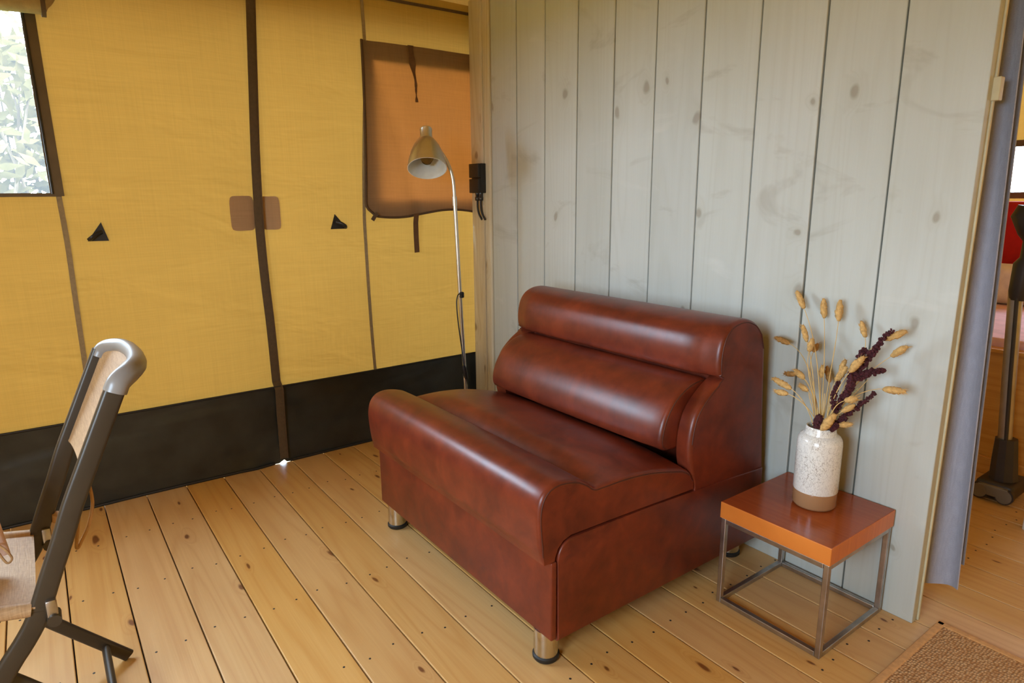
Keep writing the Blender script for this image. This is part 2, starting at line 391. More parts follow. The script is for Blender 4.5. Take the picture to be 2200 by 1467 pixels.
def sheet(bm, us, vs_, f, holes=()):
    """grid of points f(u,v); holes = (u0,u1,v0,v1) left open"""
    g = {}
    def V(i, j):
        if (i, j) not in g: g[i, j] = bm.verts.new(f(us[i], vs_[j]))
        return g[i, j]
    for i in range(len(us)-1):
        for j in range(len(vs_)-1):
            um, vm = (us[i]+us[i+1])/2, (vs_[j]+vs_[j+1])/2
            if any(h[0] < um < h[1] and h[2] < vm < h[3] for h in holes): continue
            bm.faces.new((V(i, j), V(i+1, j), V(i+1, j+1), V(i, j+1)))
    return bm
def steps(a, b, d, extra=()):
    n = max(1, round((b-a)/d)); s = {round(a+(b-a)*i/n, 5) for i in range(n+1)}
    for e in extra:
        if a < e < b:
            s = {x for x in s if abs(x-e) > d*0.3 or x in (round(a, 5), round(b, 5))}; s.add(round(e, 5))
    return sorted(s)
def thicken(bm, d):
    bmesh.ops.recalc_face_normals(bm, faces=bm.faces)
    bmesh.ops.solidify(bm, geom=list(bm.faces), thickness=d)
def ribbon(bm, pts, w, thick, off=Vector((0, 0, 0)), normal=Vector((0, -1, 0))):
    """flat band lying in the plane with the given normal"""
    return bar(bm, [Vector(p)+off for p in pts], w, thick, normal)

# ------------------------------------------------------------------ outside ground
b = BM(); sheet(b, steps(-30, 34, 4), steps(-30, 34, 4), lambda u, v: Vector((u, v, -0.28)))
struct(obj('ground', b, M['ground']), 'grass ground outside the tent')

# ------------------------------------------------------------------ floor
PIT, X0 = 0.1885, 0.116
b = BM(); box(b, XL-0.05, XR+0.05, YF-0.05, YB+0.06, -0.10, -0.035)
floor = struct(obj('floor', b, M['subfloor']), 'pine board floor with dark gaps')
bmm = BM(); box(bmm, 0.0022, PIT-0.0022, YF-0.05, YB+0.05, -0.035, 0.0, 0.003, 2)
k0 = math.floor((XL-X0)/PIT); k1 = math.floor((XR-X0)/PIT)
first = None
for k in range(k0, k1+1):
    if first is None:
        first = obj('floor_board', bmm, M['floor'], floor); o = first
    else:
        o = first.copy(); col.objects.link(o); o.parent = floor
    o.location = (X0+k*PIT, 0, 0)
b = BM()                                     # screw heads in rows across the boards
for k in range(k0, k1+1):
    for row in range(-3, 8):
        y = 0.40+row*0.47
        if not (YF < y < YB-0.05): continue
        for fx in (0.26, 0.74):
            cx = X0+(k+fx)*PIT+rnd.uniform(-.012, .012); cy = y+rnd.uniform(-.02, .02)
            lathe(b, [(0.0042, -0.001), (0.0042, 0.0007), (0.0026, 0.0011), (0.0, 0.0005)], Matrix.Translation((cx, cy, 0)), 6)
o = obj('screw_heads', b, M['black_rubber'], floor); o['kind'] = 'stuff'

# ------------------------------------------------------------------ tent back wall
FLH = (1.715, 2.62, 1.50, 2.275)       # window opening hidden behind the brown flap
def yb(x, z):
    v = YB + 0.020*noise.noise(Vector((x*0.9, 3.1, z*0.7))) + 0.008*noise.noise(Vector((x*2.6, 7.1, z*2.2)))
    dz = x-1.018
    v += 0.030*math.exp(-(dz/0.10)**2)*max(0, min(1, (z-0.05)*2))     # canvas pulled outwards behind the zip flap
    return v
xs = steps(XL, XR, 0.09, (WIN_B[0], WIN_B[1], FLH[0], FLH[1], 1.018)); zs = steps(0.43, EAVE, 0.075, (WIN_B[2], WIN_B[3], FLH[2], FLH[3]))
b = BM(); sheet(b, xs, zs, lambda u, v: Vector((u, yb(u, v), v)), (WIN_B, FLH))
wall_back = struct(obj('wall_back', b, M['canvas'], smooth=180), 'sunlit yellow canvas tent wall with black ground skirt')
def ysk(x, z):
    t = z/0.452
    y = YB-0.012 + 0.010*noise.noise(Vector((x*1.6, 1.0, z*2.5))) - 0.022*(1-t)**2
    y += 0.014*math.exp(-((x-0.93-0.5*(z-0.05))/0.05)**2)*math.exp(-(z/0.13)**2) - 0.016*math.exp(-((x-0.86-0.75*z)/0.035)**2)*math.exp(-(z/0.14)**2)
    return y
b = BM()
sheet(b, steps(XL, XR, 0.05, (0.985, 1.0, 1.015, 1.03)), steps(0.0006, 0.452, 0.032), lambda u, v: Vector((u, ysk(u, v), v+ (0.024*math.exp(-((u-1.008)/0.012)**2)*(1-v/0.452)**3))))
sk = obj('skirt', b, M['skirt'], wall_back, smooth=180); sk['label'] = 'black vinyl ground skirt'
b = BM(); tube(b, [(x, ysk(x, 0.452)-0.004, 0.452) for x in steps(XL, XR, 0.1)], 0.006, 6); obj('skirt_seam', b, M['black_rubber'], wall_back, smooth=60)
b = BM(); tube(b, [(x, ysk(x, 0.008)-0.003, 0.0066) for x in steps(XL, 0.96, 0.1)], 0.008, 8); obj('skirt_hem', b, M['black_rubber'], wall_back, smooth=60)
b = BM(); tube(b, [(x, ysk(x, 0.008)-0.003, 0.0066) for x in steps(1.05, XR, 0.1)], 0.008, 8); obj('skirt_hem', b, M['black_rubber'], wall_back, smooth=60)
# zip flap
zp = catmull([(1.066, 0, 2.62), (1.062, 0, 2.483), (1.043, 0, 2.15), (1.023, 0, 1.804), (1.011, 0, 1.518), (1.007, 0, 1.322), (1.012, 0, 1.069), (1.019, 0, 0.861), (1.024, 0, 0.565), (1.024, 0, 0.40), (1.020, 0, 0.203), (1.014, 0, 0.03)], 4)
for p in zp: p.y = (yb(p.x, p.z) if p.z > 0.45 else ysk(p.x, p.z)) - 0.016 - 0.016*max(0, min(1, (p.z-0.3)*2))
b = BM(); ribbon(b, zp, 0.047, 0.006); bmesh.ops.bevel(b, geom=[e for e in b.edges if e.is_boundary], offset=0.001, affect='EDGES') if False else None
z_ = obj('zipper_flap', b, M['tape'], wall_back, smooth=50); z_['label'] = 'dark brown zip cover strip'
b = BM(); tube(b, [p+Vector((0.019, -0.006, 0)) for p in zp], 0.004, 5); obj('zipper_teeth', b, M['binding'], z_, smooth=60)
# seams
def seam(pts, w=0.016, mat='seam', name='seam', off=0.006):
    pts = catmull([(x, 0, z) for x, z in pts], 6)
    for p in pts: p.y = yb(p.x, p.z)-off
    b = BM(); ribbon(b, pts, w, 0.005); return obj(name, b, M[mat], wall_back, smooth=50)
seam([(0.128, 1.53), (0.133, 1.3), (0.130, 1.0), (0.128, 0.68), (0.128, 0.452)], 0.022)
seam([(1.662, 2.62), (1.668, 2.50), (1.668, 2.30), (1.640, 1.9), (1.612, 1.45), (1.612, 1.2), (1.618, 0.8), (1.626, 0.455)], 0.018)
seam([(-0.9, 2.605), (0.5, 2.605), (1.6, 2.608), (2.6, 2.61), (4, 2.61), (6.3, 2.61)], 0.016, 'binding', 'eave_seam')
seam([(-1.46, 1.53), (-1.46, 1.0), (-1.46, 0.455)], 0.022)
seam([(3.3, 2.6), (3.3, 1.5), (3.3, 0.455)], 0.018)
# patches either side of the zip
def patch(x0, x1, z0, z1, seed):
    rr = random.Random(seed); b = BM()
    cx, cz, hx, hz = (x0+x1)/2, (z0+z1)/2, (x1-x0)/2, (z1-z0)/2
    ring = []
    for i in range(40):
        a = 2*math.pi*i/40; c, s = math.cos(a), math.sin(a)
        m = (abs(c)**7+abs(s)**7)**(-1/7.0)*(1+0.025*noise.noise(Vector((c*2.2+seed, s*2.2, 0))))
        x, z = cx+hx*c*m, cz+hz*s*m
        ring.append(b.verts.new((x, yb(x, z)-0.007, z)))
    ctr = b.verts.new((cx, yb(cx, cz)-0.009, cz))
    for i in range(40): b.faces.new((ring[i], ring[(i+1) % 40], ctr))
    thicken(b, 0.004)
    o = obj('patch', b, M['patch'], wall_back, smooth=40); o['label'] = 'brown reinforcement patch'; return o
patch(0.862, 0.990, 1.335, 1.517, 3); patch(1.030, 1.124, 1.335, 1.514, 9)
# black triangular tie points
for pts, lx in (([(0.277, 1.399), (0.300, 1.311), (0.213, 1.312)], -1), ([(1.429, 1.411), (1.500, 1.327), (1.401, 1.327)], 1)):
    b = BM(); vs_ = [b.verts.new((x, yb(x, z)-0.008, z)) for x, z in pts]; b.faces.new(vs_); thicken(b, 0.006)
    t_ = obj('tie_triangle', b, M['black_rubber'], wall_back); t_['label'] = 'black triangular tie point'
    cx = sum(p[0] for p in pts)/3; cz = sum(p[1] for p in pts)/3
    b = BM(); y0 = yb(cx, cz)-0.012
    tube(b, catmull([(cx-0.012*lx, y0, cz+0.012), (cx+0.012*lx, y0-0.018, cz+0.004), (cx+0.034*lx, y0-0.022, cz-0.012), (cx+0.044*lx, y0-0.006, cz-0.022)], 4), 0.010, 8, flat=0.6)
    obj('loop', b, M['black_plastic'], t_, smooth=60)
# rolled-down brown window flap (its window opening glows through)
FX0, FX1, FZ0, FZ1 = 1.612, 2.72, 1.392, 2.372
def fl(u, v):
    x = FX0+(FX1-FX0)*u; z = FZ0+(FZ1-FZ0)*v
    x += 0.045*(v-0.15)*(1-u)**3*(1 if v > 0.1 else 1)*0.9
    z += -0.020*math.sin(u*9)*(1-v)**4*1.0 + 0.012*(1-v)**4
    r = 0.06                                        # rounded left corners
    if u < r and v < r: z += 0.02*(1-u/r)*(1-v/r)*1.5; x += 0.02*(1-u/r)*(1-v/r)
    bulge = 0.018*math.sin(math.pi*min(1, v*1.02))+0.014*(1-v) + 0.010*noise.noise(Vector((x*3.2, 5, z*1.6)))
    fold = 0.014*math.exp(-(((x-1.72)-0.28*(2.3-z))/0.045)**2)
    return Vector((x, YB-0.024-bulge+fold*0.8, z))
b = BM(); sheet(b, [i/40 for i in range(41)], [i/36 for i in range(37)], fl)
flap = obj('window_flap', b, M['flap'], wall_back, smooth=180); flap['label'] = 'brown canvas flap covering a window'
b = BM(); tube(b, [fl(0, 1-i/40) + Vector((0, -0.003, 0)) for i in range(41)] + [fl(i/60, 0) + Vector((0, -0.003, 0)) for i in range(1, 61)], 0.0075, 6); obj('binding', b, M['binding'], flap, smooth=60)
b = BM()
sp = catmull([(1.945, 0, 2.372), (1.950, 0, 2.30), (1.956, 0, 2.22), (1.966, 0, 2.16), (1.962, 0, 2.10), (1.966, 0, 2.055)], 5); W = []
for i, p in enumerate(sp): p.y = fl((p.x-FX0)/(FX1-FX0), (p.z-FZ0)/(FZ1-FZ0)).y-0.012
fr_w = [0.036, 0.036, 0.034, 0.034, 0.030, 0.036, 0.036, 0.036, 0.030, 0.026, 0.022, 0.022, 0.018, 0.014, 0.012, 0.012, 0.012, 0.010, 0.014, 0.014, 0.010, 0.010, 0.014, 0.016, 0.014, 0.012]
rings = [[b.verts.new(p+Vector((sx*fr_w[min(i, 25)]/2, 0.006*math.sin(i*0.7)*sx, 0))) for sx in (-1, 1)] for i, p in enumerate(sp)]
for A, B in zip(rings, rings[1:]): b.faces.new((A[0], A[1], B[1], B[0]))
thicken(b, 0.003); o = obj('strap', b, M['brown_strap'], flap, smooth=40); o['label'] = 'twisted dark brown tie strap'
b = BM(); ribbon(b, [(1.922, YB-0.075, 1.405), (1.928, YB-0.05, 1.35), (1.938, YB-0.03, 1.25), (1.942, YB-0.026, 1.165)], 0.034, 0.003); obj('strap', b, M['brown_strap'], flap, smooth=40)
b = BM(); ribbon(b, [(1.672, YB-0.06, 1.412), (1.655, YB-0.058, 1.395), (1.640, YB-0.055, 1.372)], 0.022, 0.006); obj('corner_tab', b, M['binding'], flap)

# window_1: clear vinyl window in the back wall
x0, x1, z0, z1 = WIN_B
b = BM(); sheet(b, steps(x0-0.01, x1+0.01, 0.1), steps(z0-0.01, z1+0.01, 0.1), lambda u, v: Vector((u, YB+0.012+0.008*noise.noise(Vector((u*3, 2, v*3))), v)))
w1 = struct(obj('window_1', b, M['pane'], smooth=180), 'clear vinyl tent window with dark binding')
b = BM(); ribbon(b, [(x1+0.010, YB-0.014, z1+0.02), (x1+0.012, YB-0.016, (z0+z1)/2), (x1+0.016, YB-0.014, z0-0.01)], 0.052, 0.010); obj('side_binding', b, M['zip_edge'], w1, smooth=50)
b = BM(); tube(b, [(x1-0.008, YB-0.022, z1), (x1-0.004, YB-0.024, (z0+z1)/2), (x1-0.002, YB-0.022, z0)], 0.006, 6); obj('zip_track', b, M['dark_glossy'], w1, smooth=60)
b = BM(); ribbon(b, [(x0, YB-0.014, z0-0.004), ((x0+x1)/2, YB-0.014, z0-0.006), (x1+0.03, YB-0.014, z0-0.004)], 0.016, 0.008); obj('sill_binding', b, M['zip_edge'], w1)
b = BM(); ribbon(b, [(x0-0.01, YB-0.014, z1), (x0-0.01, YB-0.014, z0)], 0.05, 0.010); obj('side_binding', b, M['zip_edge'], w1)
b = BM(); tube(b, [(x, 3.60+0.004*math.sin(x*14), 2.325+0.006*math.sin(x*9)) for x in steps(x0-0.05, 0.186, 0.05)]+[(0.192, 3.60, 2.325)], [0.056]*(len(steps(x0-0.05, 0.186, 0.05)))+[0.046], 16)
o = obj('rolled_flap', b, M['cream_roll'], w1, smooth=50); o['label'] = 'rolled-up tan window cover'
b = BM(); tube(b, [(0.165, 3.60, 2.325), (0.182, 3.60, 2.325)], 0.060, 16); obj('roll_strap', b, M['binding'], o, smooth=50)

# ------------------------------------------------------------------ other tent walls and roof
def gable(y): # roof height above y; runs on past the walls as an overhang
    return RIDGE_Z-(RIDGE_Z-EAVE)*abs(y-RIDGE_Y)/((YB-RIDGE_Y) if y > RIDGE_Y else (RIDGE_Y-YF))
def end_wall(x, hole):
    b = BM(); sheet(b, steps(YF, YB, 0.15, (hole[0], hole[1], RIDGE_Y)), steps(0, 1, 0.04, ()), lambda u, v: Vector((x, u, v*gable(u))), ())
    return b
def end_wall2(x, hole):
    b = BM(); us = steps(YF, YB, 0.15, (hole[0], hole[1], RIDGE_Y)); zz = steps(0, EAVE, 0.12, (hole[2], hole[3]))
    sheet(b, us, zz, lambda u, v: Vector((x+0.012*noise.noise(Vector((u, v, 2))), u, v)), (hole,))
    sheet(b, us, [0, 0.25, 0.5, 0.75, 1], lambda u, v: Vector((x+0.012*noise.noise(Vector((u, EAVE, 2)))*(1-v), u, EAVE+v*(gable(u)-EAVE))), ())
    return b
wl = struct(obj('wall_left', end_wall2(XL, WIN_A), M['canvas'], smooth=180), 'yellow canvas tent wall behind the viewer')
wf = struct(obj('wall_far', end_wall2(XR, WIN_C), M['canvas'], smooth=180), 'yellow canvas end wall of the bedroom')
b = BM(); sheet(b, steps(XL, XR, 0.3), steps(0, EAVE, 0.3), lambda u, v: Vector((u, YF, v))); struct(obj('wall_front', b, M['canvas']), 'yellow canvas tent wall opposite the sofa')
b = BM(); sheet(b, steps(XL, XR, 0.2), [YF, RIDGE_Y]+[], lambda u, v: Vector((u, v, gable(v))))
sheet(b, steps(XL, XR, 0.2), steps(RIDGE_Y, YB, 0.15)+[YB+0.11, YB+0.22], lambda u, v: Vector((u, v, gable(v)+0.02*noise.noise(Vector((u, v, 0)))*min(1, (YB-v)*3)))); bmesh.ops.remove_doubles(b, verts=b.verts, dist=0.001)
struct(obj('ceiling', b, M['roof'], smooth=180), 'sloping yellow canvas tent roof')
def end_window(name, x, w, parent_label, sgn):
    b = BM(); sheet(b, steps(w[0]-0.01, w[1]+0.01, 0.2), steps(w[2]-0.01, w[3]+0.01, 0.2), lambda u, v: Vector((x-0.012*sgn, u, v)))
    o = struct(obj(name, b, M['pane']), parent_label)
    for n_, pts in (('binding', [(w[0], w[2]), (w[0], w[3])]), ('binding', [(w[1], w[2]), (w[1], w[3])]), ('binding', [(w[0], w[2]), (w[1], w[2])]), ('binding', [(w[0], w[3]), (w[1], w[3])])):
        b = BM(); bar(b, [(x+0.014*sgn, y, z) for y, z in pts], 0.05, 0.008, (1, 0, 0)); obj(n_, b, M['zip_edge'], o)
    return o
end_window('window_2', XL, WIN_A, 'clear vinyl window in the canvas wall behind the viewer', 1)
end_window('window_3', XR, WIN_C, 'bright clear window in the bedroom end wall', -1)

# ------------------------------------------------------------------ wooden partition
XW, TH = 2.351, 0.036
def wtop(y): return min(3.1, gable(y)-0.05)
joints = [0.806, 1.060, 1.325, 1.587, 1.850, 2.110, 2.370, 2.630, 2.892, 3.148, 3.405]
b = BM()
for z in (0.25, 1.25, 2.25): box(b, XW+TH+0.001, XW+TH+0.045, 0.88, 3.42, z-0.04, z+0.04, 0.004)
wall_right = struct(obj('wall_right', b, M['edge']), 'whitewashed vertical plank partition')
for i, (a, c) in enumerate(zip(joints, joints[1:])):
    b = BM(); g = 0.0032 if i else 0.0; g2 = 0.0032
    dx = rnd.uniform(-0.002, 0.002)
    yy = (a+g, c-g2); top = (wtop(a), wtop(c))
    r = box(b, XW+dx, XW+TH, yy[0], yy[1], 0.0, 1.0, 0.0)
    for v in b.verts:
        if v.co.z > 0.5: v.co.z = top[0] if v.co.y < (a+c)/2 else top[1]
    bmesh.ops.bevel(b, geom=list(b.edges), offset=0.0035, segments=2, profile=0.5, affect='EDGES')
    bmesh.ops.translate(b, vec=(0, -(a+c)/2, 0), verts=b.verts)
    o = obj('plank', b, M['wall'], wall_right); o.location = (0, (a+c)/2, 0)
b = BM(); box(b, XW-0.012, XW+0.10, 3.409, 3.628, 0.0, 2.672, 0.014, 3); bmesh.ops.translate(b, vec=(0, -3.5, 0), verts=b.verts)
o = obj('corner_post', b, M['post'], wall_right, smooth=30); o.location = (0, 3.5, 0); o['label'] = 'pale beige corner post'
b = BM(); box(b, XW-0.022, XW-0.010, 3.470, 3.500, 0.0, 2.672, 0.003); obj('cover_strip', b, M['post'], wall_right)
b = BM(); box(b, XW+TH, XW+TH+0.012, 0.800, 0.86, 0.0, 2.75, 0.003); obj('edge_trim', b, M['edge'], wall_right)
b = BM(); box(b, XW+TH-0.006, XW+TH+0.022, 0.786, 0.83, 1.770, 1.838, 0.003); obj('cleat', b, M['edge'], wall_right)
b = BM()                                   # small dark slots and checks in the boards
rr = random.Random(5)
for i, (a, c) in enumerate(zip(joints, joints[1:])):
    pass
b.free()

# ------------------------------------------------------------------ sofa
SY0, SY1 = 1.395, 2.632; SYC = (SY0+SY1)/2
sofa = thing('lounge_chair', 'wide oxblood leatherette lounge chair with rolled back and lumbar pillow', 'armchair', (1.72, SYC, 0))
def inset_ring(P, d, wt=None):
    n = len(P); out = []
    area = sum(P[i][0]*P[(i+1) % n][1]-P[(i+1) % n][0]*P[i][1] for i in range(n))
    sg = 1 if area > 0 else -1
    for i in range(n):
        a, c = P[i-1], P[(i+1) % n]; t = Vector((c[0]-a[0], c[1]-a[1])); L = t.length or 1
        nx, nz = -t.y/L*sg, t.x/L*sg
        k = d*(wt[i] if wt else 1.0); out.append((P[i][0]+nx*k, P[i][1]+nz*k))
    return out
def cap_ends(bm, rings, ctr):
    """flat end faces with their own vertices, fanned from a point inside the profile"""
    for R_ in (rings[0], rings[-1]):
        N_ = [bm.verts.new(v.co) for v in R_]; c_ = bm.verts.new((ctr[0], R_[0].co.y, ctr[1]))
        for i in range(len(N_)): bm.faces.new((N_[i-1], N_[i], c_))
def loft(bm, proff, y0, y1, r, ny=24, disp=None, ins=1.0, wt=None, ctr=None):
    """sweep proff(y) along y with rounded ends of radius r; returns list of end rings for seams"""
    st = []
    for k in range(6): a = math.pi/2*k/5; st.append((y0+r*(1-math.sin(a)), r*ins*(1-math.cos(a))) if False else (y0+r*(1-math.cos(a)), r*ins*(1-math.sin(a))))
    mid = [(y0+r+(y1-y0-2*r)*k/ny, 0.0) for k in range(1, ny)]
    end = [(y1-(y-y0), d) for y, d in st][::-1]
    rings = []; seams = []
    for y, d in st+mid+end:
        P = inset_ring(proff(y), d, wt)
        pts = [Vector((x, y, z)) for x, z in P]
        if disp: pts = [disp(p) for p in pts]
        rings.append([bm.verts.new(p) for p in pts])
    n = len(rings[0])
    for A, B in zip(rings, rings[1:]):
        for k in range(n): bm.faces.new((A[k], A[(k+1) % n], B[(k+1) % n], B[k]))
    cap_ends(bm, rings, ctr)
    return [[v.co.copy() for v in rings[1]], [v.co.copy() for v in rings[-2]]]
def smoothchain(pts, sub=5): return [(p.x, p.z) for p in catmull([(x, 0, z) for x, z in pts], sub)]
def stitch(ring, a, c, parent, r=0.0022):
    pts = ring[a:c]; b = BM(); tube(b, pts, r, 5); return obj('seam_stitch', b, M['stitch'], parent, smooth=60)
# base
b = BM(); box(b, 1.192, 2.276, SY0+0.022, SY1-0.022, 0.112, 0.440, 0.004); obj('base', b, M['leather'], sofa)
def side_panel(y0, y1):
    P = [(1.190, 0.102), (1.190, 0.385)]+[(1.190+0.062*(1-math.cos(a)), 0.385+0.066*math.sin(a)) for a in [math.pi/2*k/8 for k in range(1, 9)]]+[(1.6, 0.446), (2.0, 0.428), (2.284, 0.414), (2.284, 0.102)]
    b = BM()
    A = [b.verts.new((x, y0, z)) for x, z in P]; B = [b.verts.new((x, y1, z)) for x, z in P]; n = len(P)
    b.faces.new(A[::-1]); b.faces.new(B)
    for k in range(n): b.faces.new((A[k], A[(k+1) % n], B[(k+1) % n], B[k]))
    bmesh.ops.bevel(b, geom=[e for e in b.edges if abs(e.verts[0].co.y-e.verts[1].co.y) < 1e-6], offset=0.006, segments=3, profile=0.5, affect='EDGES')
    return obj('side_panel', b, M['leather'], sofa, smooth=35)
side_panel(SY0-0.004, SY0+0.020); side_panel(SY1-0.020, SY1+0.004)
b = BM(); box(b, 1.163, 1.186, SY0-0.004, SY1+0.004, 0.112, 0.388, 0.005, 3); obj('front_panel', b, M['leather'], sofa, smooth=35)
# seat cushion with rolled front edge
up = [(1.136, 0.390), (1.124, 0.44), (1.117, 0.50), (1.115, 0.56), (1.126, 0.608), (1.152, 0.638), (1.190, 0.650), (1.235, 0.647), (1.282, 0.634), (1.320, 0.612), (1.348, 0.592), (1.385, 0.590), (1.50, 0.588), (1.62, 0.575), (1.74, 0.548), (1.798, 0.529), (1.832, 0.505), (1.846, 0.474)]
SEAT = smoothchain(up, 5)+[(1.845, 0.443), (1.70, 0.447), (1.55, 0.4525), (1.40, 0.456), (1.28, 0.4585), (1.245, 0.459), (1.215, 0.450), (1.193, 0.430), (1.182, 0.405), (1.179, 0.3905), (1.157, 0.3895)]
def seat_disp(p):
    e = max(0.0, 1-abs((p.y-SYC)/(SY1-SY0)*2)**4)
    if p.z > 0.5 and p.x > 1.33:
        w = min(1, (p.x-1.33)/0.10)*min(1, max(0, (1.90-p.x)/0.12)); p.z += 0.034*e*w
        p.z += 0.004*noise.noise(Vector((p.x*5, p.y*4, 0)))*e
    elif p.z > 0.5: p.z += 0.006*e; 
    if 1.30 < p.x < 1.42 and p.z > 0.55: p.z -= 0.020*e*math.exp(-((p.x-1.352)/0.03)**2)
    if p.x < 1.2 and p.z > 0.42: p.x -= 0.006*e; p.z += 0.002*noise.noise(Vector((1, p.y*5, 2)))
    return p
nu = len(smoothchain(up, 5))
b = BM(); rs = loft(b, lambda y: SEAT, SY0, SY1, 0.016, 40, seat_disp, 0.9, [min(1.0, i/6) if i < nu-3 else ((nu-i)/4 if i < nu else 0.0) for i in range(len(SEAT))], (1.20, 0.52))
seat = obj('seat_cushion', b, M['leather'], sofa, smooth=42)
nu = len(smoothchain(up, 5))
for r_ in rs: stitch(r_, 3, nu-4, seat)
# back with roll
wing = [(1.852, 0.418), (1.850, 0.455), (1.828, 0.51), (1.813, 0.58), (1.818, 0.66), (1.842, 0.73), (1.895, 0.786), (1.955, 0.826), (1.988, 0.838)]
roll = [(1.986, 0.846), (1.968, 0.850), (1.959, 0.872), (1.957, 0.910), (1.963, 0.955), (1.980, 0.998), (2.012, 1.030), (2.062, 1.047), (2.122, 1.047), (2.180, 1.024), (2.222, 0.982)]
BW = smoothchain(wing, 4); BR = smoothchain(roll, 5); BB = [(2.242, 0.92), (2.262, 0.70), (2.279, 0.418)]
def back_prof(y):
    t = min((y-1.456)/0.010, (2.540-y)/0.010); t = max(0.0, min(1.0, t))
    mid = [(x+(1.992-x)*t, z) for x, z in BW]
    tr = max(0.0, min(1.0, min((y-1.40)/0.12, (2.627-y)/0.12))); tr = tr*tr*(3-2*tr)
    r2 = [(x-0.022*tr*max(0, min(1, (2.12-x)/0.14)), z) for i, (x, z) in enumerate(BR)]
    return mid+r2+BB
BWT = [1.0]*len(BW)+[1.0]*len(BR)+[1.0]*3
for i in range(len(BW)-4, len(BW)+6): BWT[i] = 0.35
for i in range(len(BW)-2, len(BW)+3): BWT[i] = 0.0
for i in range(10): BWT[i] = max(0.0, (i-1)*0.12)
BWT[-1] = 0.0
def back_disp(p):
    e = max(0.0, 1-abs((p.y-SYC)/(SY1-SY0)*2)**6)
    if p.z > 0.85 and p.x < 2.1: p.x -= 0.006*e
    return p
b = BM()
ys_extra = None
rs = None
def loft_back():
    r = 0.020; st = []
    for k in range(6): a = math.pi/2*k/5; st.append((SY0+r*(1-math.cos(a)), r*0.9*(1-math.sin(a))))
    mid = [(y, 0) for y in (1.43, 1.445, 1.456, 1.459, 1.463, 1.466)]+[(1.48+(2.516-1.48)*k/26, 0) for k in range(27)]+[(y, 0) for y in (2.530, 2.533, 2.537, 2.540, 2.556, 2.580)]
    end = [(SY1-(y-SY0), d) for y, d in st][::-1]
    rings = []
    for y, d in st+mid+end:
        pts = [back_disp(Vector((x, y, z))) for x, z in inset_ring(back_prof(y), d, BWT)]
        rings.append([b.verts.new(p) for p in pts])
    n = len(rings[0])
    for A, B in zip(rings, rings[1:]):
        for k in range(n): b.faces.new((A[k], A[(k+1) % n], B[(k+1) % n], B[k]))
    cap_ends(b, rings, (2.10, 0.846))
    return [[v.co.copy() for v in rings[1]], [v.co.copy() for v in rings[-2]]]
rs = loft_back()
back = obj('backrest', b, M['leather'], sofa, smooth=42)
for r_ in rs: stitch(r_, 14, len(BW)+len(BR)+1, back)
# lumbar pillow
pf = [(1.975, 0.590), (1.86, 0.584), (1.79, 0.583), (1.750, 0.592), (1.731, 0.620), (1.733, 0.665), (1.752, 0.718), (1.790, 0.772), (1.846, 0.812), (1.905, 0.832), (1.955, 0.836), (1.980, 0.825)]
PIL = smoothchain(pf, 5)+[(1.982, 0.70)]
def pil_disp(p):
    e = max(0.0, 1-abs((p.y-1.998)/0.54)**4)
    if p.x < 1.90: p.x -= 0.012*e
    if p.z < 0.6: p.z += 0.014*e
    return p
b = BM(); rs = loft(b, lambda y: PIL, 1.460, 2.536, 0.020, 30, pil_disp, 0.8, [min(1.0, i/4, (len(PIL)-1-i)/4) for i in range(len(PIL))], (1.87, 0.71))
pil = obj('lumbar_pillow', b, M['leather'], sofa, smooth=42)
for r_ in rs: stitch(r_, 12, len(PIL)-6, pil)
for fx, fy in ((1.200, 1.462), (1.205, 2.566), (2.236, 1.490), (2.236, 2.540)):
    b = BM(); lathe(b, [(0.0, 0.016), (0.040, 0.016), (0.041, 0.03), (0.041, 0.114), (0.0, 0.114)], Matrix.Translation((fx, fy, 0)), 28); ft = obj('foot', b, M['chrome'], sofa, smooth=40)
    b = BM(); lathe(b, [(0.0, 0.0), (0.041, 0.0), (0.0455, 0.006), (0.0455, 0.016), (0.041, 0.020), (0.0, 0.020)], Matrix.Translation((fx, fy, 0)), 28); obj('rubber_tip', b, M['black_rubber'], ft, smooth=40)

# ------------------------------------------------------------------ side table
TX0, TX1, TY0, TY1, TZ0, TZ1 = 1.905, 2.340, 0.902, 1.316, 0.343, 0.407
tab = thing('side_table', 'small square side table with orange wood top and steel tube frame', 'side table', ((TX0+TX1)/2, (TY0+TY1)/2, 0))
b = BM(); box(b, TX0, TX1, TY0, TY1, TZ0, TZ1, 0.003, 2)
b.normal_update()
for f in b.faces: f.material_index = 0 if f.normal.z > 0.7 else 1
obj('table_top', b, None, tab, mats=[M['table_top'], M['table_side']])
w = 0.019; a0, a1, c0, c1 = TX0+0.004, TX1-0.004, TY0+0.004, TY1-0.004
for lx, ly in ((a0, c0), (a1-w, c0), (a0, c1-w), (a1-w, c1-w)):
    b = BM(); box(b, lx, lx+w, ly, ly+w, 0.0, TZ0, 0.0025); obj('leg', b, M['steel'], tab)
for zz in (0.0, TZ0-w):
    for x_, y0_, y1_ in ((a0, c0+w, c1-w), (a1-w, c0+w, c1-w)):
        b = BM(); box(b, x_, x_+w, y0_, y1_, zz, zz+w, 0.0025); obj('rail', b, M['steel'], tab)
    for y_, in ((c0,), (c1-w,)):
        b = BM(); box(b, a0+w, a1-w, y_, y_+w, zz, zz+w, 0.0025); obj('rail', b, M['steel'], tab)

